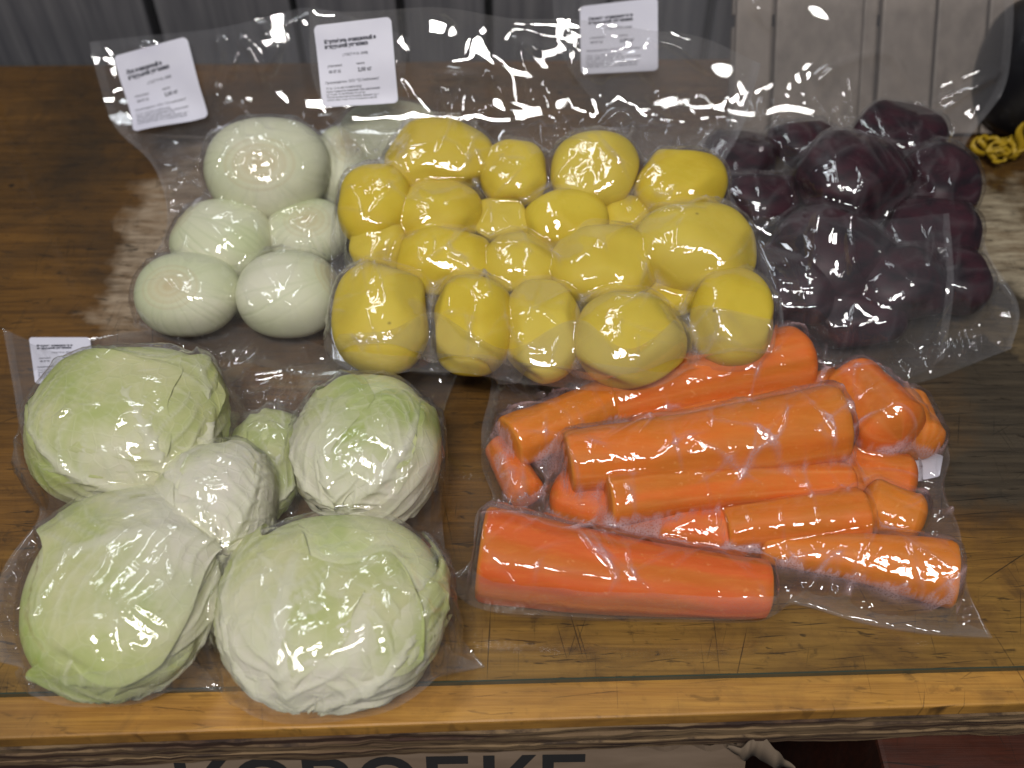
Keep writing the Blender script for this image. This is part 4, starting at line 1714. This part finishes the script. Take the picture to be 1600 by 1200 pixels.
for k, (px, py, rx, ry, flat, stem, nl, white, lab) in enumerate(KOH):
    c, s = ellipsoid_place(F_CAB, px, py, rx, ry, flat)
    lump = Noise(1200 + k, 0.28, 9)

    def body(Dl):
        sq = 1.0 / (np.abs(Dl) ** 2.35).sum(-1) ** (1 / 2.35)
        return sq * (1 + 0.05 * lump(Dl)) * 0.97
    R = rot_to(stem)
    root = empty('cabbage', tuple(F_CAB.M(np.array([c[0], c[1], 0.0]))))
    tag(root, lab, 'cabbage', GK)
    rg = np.random.default_rng(900 + k)
    # heart of the head
    V, Fc = icosphere(5)
    D = V @ R          # directions in head coordinates (z = stem pole)
    bumpy = 0.96 + 0.010 * Noise(910 + k, 0.9, 12)(V) + 0.004 * Noise(930 + k, 3.0, 14)(V)
    Vc = V * (bumpy * body(V))[:, None] * s * 0.97 + c
    B_CAB.add(Vc, Fc)
    tipv = np.clip((1 - D[:, 2]) * 0.45 - white * 0.35, 0, 1)
    o = mesh_obj('heart', F_CAB.M(Vc), Fc, M_CABBAGE, attrs={'vein': np.zeros(len(V)), 'tip': tipv})
    parent_keep(o, root)
    for q in range(nl):
        az = 2 * math.pi * q / nl * 1.0 + rg.uniform(-0.35, 0.35) + k
        hw = rg.uniform(0.75, 1.15)
        reach = rg.uniform(1.7, 2.4)
        N, Mq = 58, 58
        p = np.linspace(0.0, 1.0, N)[:, None] * np.ones((1, Mq))
        l = np.linspace(-1, 1, Mq)[None, :] * np.ones((N, 1))
        nzq = Noise(1000 + 10 * k + q, 1.1, 12, 2)
        lobes = 1 + 0.10 * nzq(np.stack([l * 1.2, l * 0 + 3.0], -1)) - 0.22 * np.abs(l) ** 2.2
        th = 0.10 + (reach * lobes - 0.10) * p
        width = hw * np.minimum(1.35, 0.45 + 1.1 * p ** 0.7)
        wav = 1 + 0.08 * nzq(np.stack([p * 2.0, p * 0 + 1.0], -1))
        aa = az + l * width * wav
        D = np.stack([np.sin(th) * np.cos(aa), np.sin(th) * np.sin(aa), np.cos(th)], -1)
        lat = l * width * np.sin(th)                      # true sideways distance on the unit head
        ribw = 0.085 * (1 - p) ** 0.8 + 0.014
        mid = np.exp(-(lat / ribw) ** 2)
        along = th / reach
        sv = np.zeros_like(p)
        for vi in range(7):                               # side veins leave the rib and bend upwards
            t0 = 0.10 + 0.12 * vi + rg.uniform(-0.02, 0.02)
            for sg in (-1, 1):
                tt_ = t0 + 0.42 * np.abs(lat) ** 0.85 + 0.02 * np.sin(9 * lat + vi)
                wv = 0.016 * (1 - 0.5 * np.abs(lat))
                sv = np.maximum(sv, np.exp(-((along - tt_) / wv) ** 2) * (np.sign(lat) == sg) * np.clip(1.1 - np.abs(lat) * 0.9, 0, 1))
        vein = np.maximum(mid, 0.75 * sv)
        pucker = Noise(1100 + 10 * k + q, 3.2, 14)(D) * 0.007 + Noise(1130 + 10 * k + q, 1.2, 10)(D) * 0.020
        edge = np.maximum(smooth(np.abs(l), 0.82, 1.0), smooth(p, 0.85, 1.0))
        off = 0.955 + 0.014 * q + pucker + 0.050 * mid * (1 - 0.7 * p) + 0.022 * sv + 0.022 * edge * (0.5 + nzq(np.stack([l * 3, p * 3], -1)))
        Dl = D @ R.T
        off = off * body(Dl)
        Pl = Dl * off[..., None] * s + c
        Pl[..., 2] = np.maximum(Pl[..., 2], 0.002)
        inn = (D @ R.T) * (off - 0.010)[..., None] * s + c
        inn[..., 2] = np.maximum(inn[..., 2], 0.0015)
        Fq = grid_faces(N, Mq)
        B_CAB.add(Pl.reshape(-1, 3), Fq)
        tipa = np.clip(p * 1.15 - white * 0.75 + 0.10 - 0.25 * mid + 0.10 * (q % 2) - 0.06, 0, 1)
        allV = np.concatenate([F_CAB.M(Pl).reshape(-1, 3), F_CAB.M(inn).reshape(-1, 3)])
        o = mesh_obj('leaf', allV, np.concatenate([Fq, Fq[:, ::-1] + N * Mq]), M_CABBAGE,
                     attrs={'vein': np.concatenate([vein.ravel(), vein.ravel()]), 'tip': np.concatenate([tipa.ravel(), tipa.ravel()])})
        parent_keep(o, root)

# ------------------------------------------------------------------ films
make_bag(F_CAB, B_CAB, bag_cab,
         bottom=[(0, 1035), (70, 1052), (150, 1075), (250, 1082), (350, 1082), (470, 1108), (560, 1085), (650, 1066), (758, 1042)],
         top=[(5, 515), (80, 540), (190, 520), (300, 512), (425, 516), (540, 552), (640, 560), (718, 580)],
         left=[(0, 1035), (-12, 960), (10, 880), (75, 790), (55, 740), (35, 690), (20, 600), (5, 515)],
         right=[(758, 1042), (716, 985), (702, 900), (690, 800), (695, 720), (692, 650), (718, 580)],
         n=230, m=250, seed=11, mat=M_FILM_CABBAGE, excess=0.06, seal=6, seal_sides='bl', contact_excess=0.014,
         px_folds=[(0.006, 0.003, [(205, 520), (290, 540), (350, 565)]), (0.006, 0.003, [(422, 520), (395, 545), (365, 565)]), (0.005, 0.0025, [(375, 600), (400, 640), (445, 630)]),
                   (0.005, 0.003, [(345, 600), (440, 585), (500, 572)]), (0.005, 0.003, [(600, 940), (640, 1000), (620, 1030)]), (0.005, 0.003, [(640, 990), (700, 1042)]),
                   (0.004, 0.003, [(560, 1065), (650, 1032), (745, 1044)]), (0.005, 0.003, [(30, 525), (60, 550), (85, 592)]), (0.005, 0.003, [(0, 955), (30, 955), (62, 950)]),
                   (0.005, 0.003, [(10, 925), (25, 990), (50, 1030)]), (0.004, 0.003, [(620, 590), (650, 575), (700, 600)]), (0.004, 0.0025, [(425, 835), (470, 815), (500, 800)]),
                   (0.004, 0.003, [(300, 1020), (340, 1000), (352, 960)])])
make_bag(F_CAR, B_CAR, bag_car,
         bottom=[(684, 902), (760, 955), (900, 968), (1080, 972), (1190, 970), (1240, 945), (1350, 975), (1450, 992), (1550, 998)],
         top=[(770, 575), (900, 560), (1100, 520), (1230, 498), (1330, 542), (1430, 605)],
         left=[(684, 902), (735, 880), (745, 800), (788, 765), (752, 690), (765, 620), (770, 575)],
         right=[(1550, 998), (1512, 920), (1500, 830), (1474, 765), (1482, 700), (1430, 605)],
         n=200, m=280, seed=21, mat=M_FILM_CARROT, excess=0.05, seal=6, seal_sides='bl', contact_excess=0.006,
         px_folds=[(0.005, 0.003, [(690, 912), (715, 905), (740, 900)]), (0.004, 0.003, [(762, 930), (778, 945), (782, 966)]), (0.004, 0.003, [(820, 952), (880, 955), (950, 960)]),
                   (0.005, 0.003, [(1215, 905), (1300, 935), (1385, 945)]), (0.005, 0.003, [(1485, 935), (1465, 965), (1440, 990)]), (0.005, 0.003, [(1500, 930), (1512, 960), (1508, 990)]),
                   (0.004, 0.003, [(1235, 925), (1330, 955), (1430, 950)]), (0.004, 0.003, [(785, 590), (800, 620), (840, 640)]), (0.004, 0.003, [(1330, 555), (1400, 600), (1440, 640)]),
                   (0.004, 0.0025, [(1475, 800), (1495, 830), (1500, 850)]), (0.004, 0.003, [(760, 700), (790, 745), (800, 780)])])
make_bag(F_ON, B_ON, bag_on,
         bottom=[(210, 505), (300, 545), (400, 570), (480, 590), (560, 590)],
         top=[(140, 66), (230, 55), (330, 45), (400, 32), (480, 12), (560, 30), (640, 60)],
         left=[(210, 505), (225, 430), (262, 350), (240, 260), (175, 190), (140, 66)],
         right=[(560, 590), (575, 450), (590, 330), (620, 200), (640, 60)],
         n=240, m=170, seed=31, mat=M_FILM, v_flap=V_ON - 0.005,
         px_folds=[(0.007, 0.004, [(285, 50), (325, 46), (345, 75), (340, 118)]), (0.007, 0.004, [(372, 32), (410, 40), (425, 62), (440, 42), (478, 18)]), (0.007, 0.0035, [(372, 58), (402, 92), (412, 138)]),
                   (0.006, 0.0035, [(447, 60), (430, 85), (415, 110)]), (0.006, 0.0035, [(332, 128), (340, 150), (330, 172)]), (0.006, 0.0035, [(345, 165), (375, 168), (395, 180)]),
                   (0.005, 0.003, [(215, 212), (310, 222), (400, 228)]), (0.006, 0.003, [(252, 330), (285, 295), (330, 245)]), (0.006, 0.004, [(180, 62), (215, 72), (240, 74)]),
                   (0.005, 0.003, [(195, 215), (240, 255), (275, 262)]), (0.005, 0.003, [(370, 85), (360, 110), (350, 130)]), (0.004, 0.003, [(400, 560), (450, 575), (520, 550)])], excess=0.055, seal=5, seal_sides='l', flap_amp=0.008, flap_excess=0.012)
make_bag(F_BE, B_BE, bag_be,
         bottom=[(1120, 560), (1220, 575), (1340, 590), (1430, 600), (1580, 545)],
         top=[(860, -30), (1000, -25), (1150, -30), (1300, -35), (1450, -30), (1585, -40)],
         left=[(1120, 560), (1090, 450), (1060, 320), (960, 200), (880, 90), (860, -30)],
         right=[(1580, 545), (1592, 480), (1545, 400), (1525, 320), (1505, 235), (1572, 130), (1585, -40)],
         n=230, m=200, seed=41, mat=M_FILM, v_flap=V_BE - 0.005,
         px_folds=[(0.008, 0.004, [(1258, 162), (1285, 115), (1335, 92), (1385, 84), (1412, 120), (1435, 155)]), (0.007, 0.004, [(1440, 172), (1500, 140), (1565, 112)]),
                   (0.006, 0.003, [(1380, 225), (1450, 190), (1530, 125)]), (0.006, 0.004, [(1175, 0), (1190, 25), (1205, 50)]), (0.006, 0.003, [(1075, 215), (1140, 200), (1215, 192)]),
                   (0.005, 0.003, [(1460, 185), (1490, 195), (1490, 212)]), (0.004, 0.003, [(1440, 490), (1500, 500), (1540, 470)]), (0.005, 0.003, [(1545, 480), (1535, 510), (1510, 535)])], excess=0.055, seal=5, seal_sides='r', flap_amp=0.008, flap_excess=0.012)
make_bag(F_PO, B_PO, bag_po,
         bottom=[(520, 560), (600, 580), (740, 588), (850, 606), (985, 612), (1070, 580), (1140, 585), (1222, 560)],
         top=[(482, 15), (560, 18), (680, 12), (800, 28), (900, 30), (1000, 45), (1100, 60), (1190, 100)],
         left=[(520, 560), (515, 450), (520, 330), (540, 230), (490, 130), (482, 15)],
         right=[(1222, 560), (1222, 480), (1195, 400), (1150, 320), (1130, 260), (1160, 200), (1190, 100)],
         n=250, m=250, seed=51, mat=M_FILM_POTATO, v_flap=V_PO - 0.002,
         px_folds=[(0.007, 0.004, [(672, 122), (710, 118), (755, 120)]), (0.007, 0.0035, [(765, 112), (782, 140), (797, 182)]), (0.008, 0.0035, [(808, 66), (825, 125), (840, 185), (850, 235)]),
                   (0.008, 0.004, [(810, 64), (838, 76), (875, 80)]), (0.007, 0.004, [(925, 118), (960, 100), (1000, 95), (1018, 118), (1030, 145)]), (0.007, 0.003, [(940, 215), (955, 182), (980, 178), (990, 205), (978, 240)]),
                   (0.006, 0.003, [(890, 80), (895, 105), (905, 130)]), (0.006, 0.003, [(858, 235), (875, 205), (900, 180)]), (0.005, 0.003, [(610, 212), (640, 205), (670, 200)]),
                   (0.005, 0.003, [(505, 175), (530, 205), (560, 225)]), (0.006, 0.003, [(1010, 145), (1030, 155), (1050, 180)]), (0.005, 0.003, [(690, 150), (705, 165), (702, 178)]),
                   (0.005, 0.003, [(1000, 50), (1060, 75), (1110, 115)]), (0.005, 0.003, [(1085, 560), (1110, 540), (1150, 565)]), (0.005, 0.0025, [(1190, 500), (1200, 530), (1215, 550)])], excess=0.05, seal=5, seal_sides='br', flap_amp=0.008, flap_excess=0.012)


def extra_sheet(fr, root, bag, name, bottom, top, left, right, n, m, seed, wfun, excess=0.02, amp=0.004, seal_sides='', mat=None, px_folds=(), bridge=0):
    """a loose flap of film lying over the bag: an outline in pixels at the heights wfun gives along it"""
    B, T, L, R = (np.array([np.concatenate([fr.px(p[0], p[1], p[2]), [p[2]]]) for p in q]) for q in (bottom, top, left, right))
    B[0] = L[0]
    B[-1] = R[0]
    T[0] = L[-1]
    T[-1] = R[-1]
    uvw = coons(B, T, L, R, n, m)
    uv = uvw[..., :2]
    fp = [(h, wd, px_poly(fr, pts, 0.06)) for h, wd, pts in px_folds]
    P, c, v = film(uv, None, -9.0, uvw[..., 2], excess, seed, iters=140, flap_amp=amp, flap_excess=excess)
    ob = Obstacle(bag, uv.reshape(-1, 2).min(0) - 0.004, uv.reshape(-1, 2).max(0) + 0.004)
    lim = ob(P[..., 0], P[..., 1]) + 0.003
    wv = np.maximum(P[..., 2], lim)
    for _ in range(bridge):
        av = wv.copy()
        av[1:-1, 1:-1] = 0.25 * (wv[:-2, 1:-1] + wv[2:, 1:-1] + wv[1:-1, :-2] + wv[1:-1, 2:])
        wv = np.maximum(av, lim)
    P[..., 2] = wv + (fold_height(uv, fp) if fp else 0.0)
    film_objects(fr, root, P, np.zeros((n, m)), np.zeros((n, m)), mat or M_FILM_FLAP, 5, seal_sides, name)


# beetroot bag: its front end folded up over the beetroots
extra_sheet(F_BE, bag_be, B_BE, 'folded_flap',
            bottom=[(1215, 560, 0.03), (1320, 578, 0.03), (1420, 590, 0.02), (1475, 560, 0.02)],
            top=[(1168, 345, 0.062), (1260, 343, 0.075), (1330, 344, 0.078), (1400, 342, 0.072), (1483, 333, 0.062)],
            left=[(1215, 560, 0.03), (1185, 450, 0.055), (1168, 345, 0.062)],
            right=[(1475, 560, 0.02), (1490, 450, 0.05), (1483, 333, 0.062)],
            n=110, m=140, seed=61, wfun=None, excess=0.03, amp=0.005, seal_sides='r', bridge=250,
            px_folds=[(0.008, 0.004, [(1265, 350), (1268, 385), (1272, 430)]), (0.008, 0.004, [(1312, 348), (1318, 390), (1335, 440)]), (0.006, 0.003, [(1190, 375), (1245, 430), (1285, 510)]),
                      (0.006, 0.003, [(1330, 420), (1370, 455), (1390, 460)]), (0.006, 0.003, [(1400, 490), (1440, 505), (1475, 495)]), (0.005, 0.003, [(1345, 470), (1352, 500), (1340, 520)]),
                      (0.006, 0.003, [(1180, 352), (1250, 350), (1330, 350)]), (0.005, 0.003, [(1455, 350), (1455, 390), (1450, 420)])])
# potato bag: the sealed bottom lip turned up over the lowest row
extra_sheet(F_PO, bag_po, B_PO, 'folded_lip',
            bottom=[(526, 548, 0.040), (640, 548, 0.040), (760, 560, 0.044), (860, 572, 0.044), (985, 588, 0.040), (1080, 556, 0.036), (1205, 552, 0.034)],
            top=[(530, 522, 0.058), (610, 515, 0.060), (675, 487, 0.045), (735, 520, 0.058), (800, 545, 0.048), (900, 500, 0.046), (985, 545, 0.062), (1080, 482, 0.046), (1130, 482, 0.050), (1208, 500, 0.045)],
            left=[(526, 548, 0.040), (524, 536, 0.05), (530, 522, 0.058)],
            right=[(1205, 552, 0.034), (1212, 530, 0.04), (1208, 500, 0.045)],
            n=40, m=200, seed=71, wfun=None, excess=0.008, amp=0.001, mat=M_LIP)

# ------------------------------------------------------------------ stickers on the bags
sticker(F_ON, bag_on, [(176, 88), (292, 57), (324, 180), (208, 206)], 0.012, label_lines('Лук очищенный в', 'вакуумной упаковке', '2,00 кг'), 1)
sticker(F_PO, bag_po, [(490, 40), (611, 26), (622, 160), (504, 168)], 0.012, label_lines('Картофель очищенный в', 'вакуумной упаковке', '2,00 кг'), 2)
sticker(F_BE, bag_be, [(906, 10), (1028, -4), (1028, 110), (908, 116)], 0.010, label_lines('Свекла очищенная в', 'вакуумной упаковке', '2,00 кг'), 3)
sticker(F_CAB, bag_cab, [(45, 527), (140, 527), (150, 590), (55, 600)], 0.0022, label_lines('Капуста очищенная в', 'вакуумной упаковке', '2,00 кг'), 4, 0.0)
sticker(F_CAR, bag_car, [(1398, 690), (1474, 712), (1468, 744), (1400, 760)], 0.0018, [], 5, 0.0)
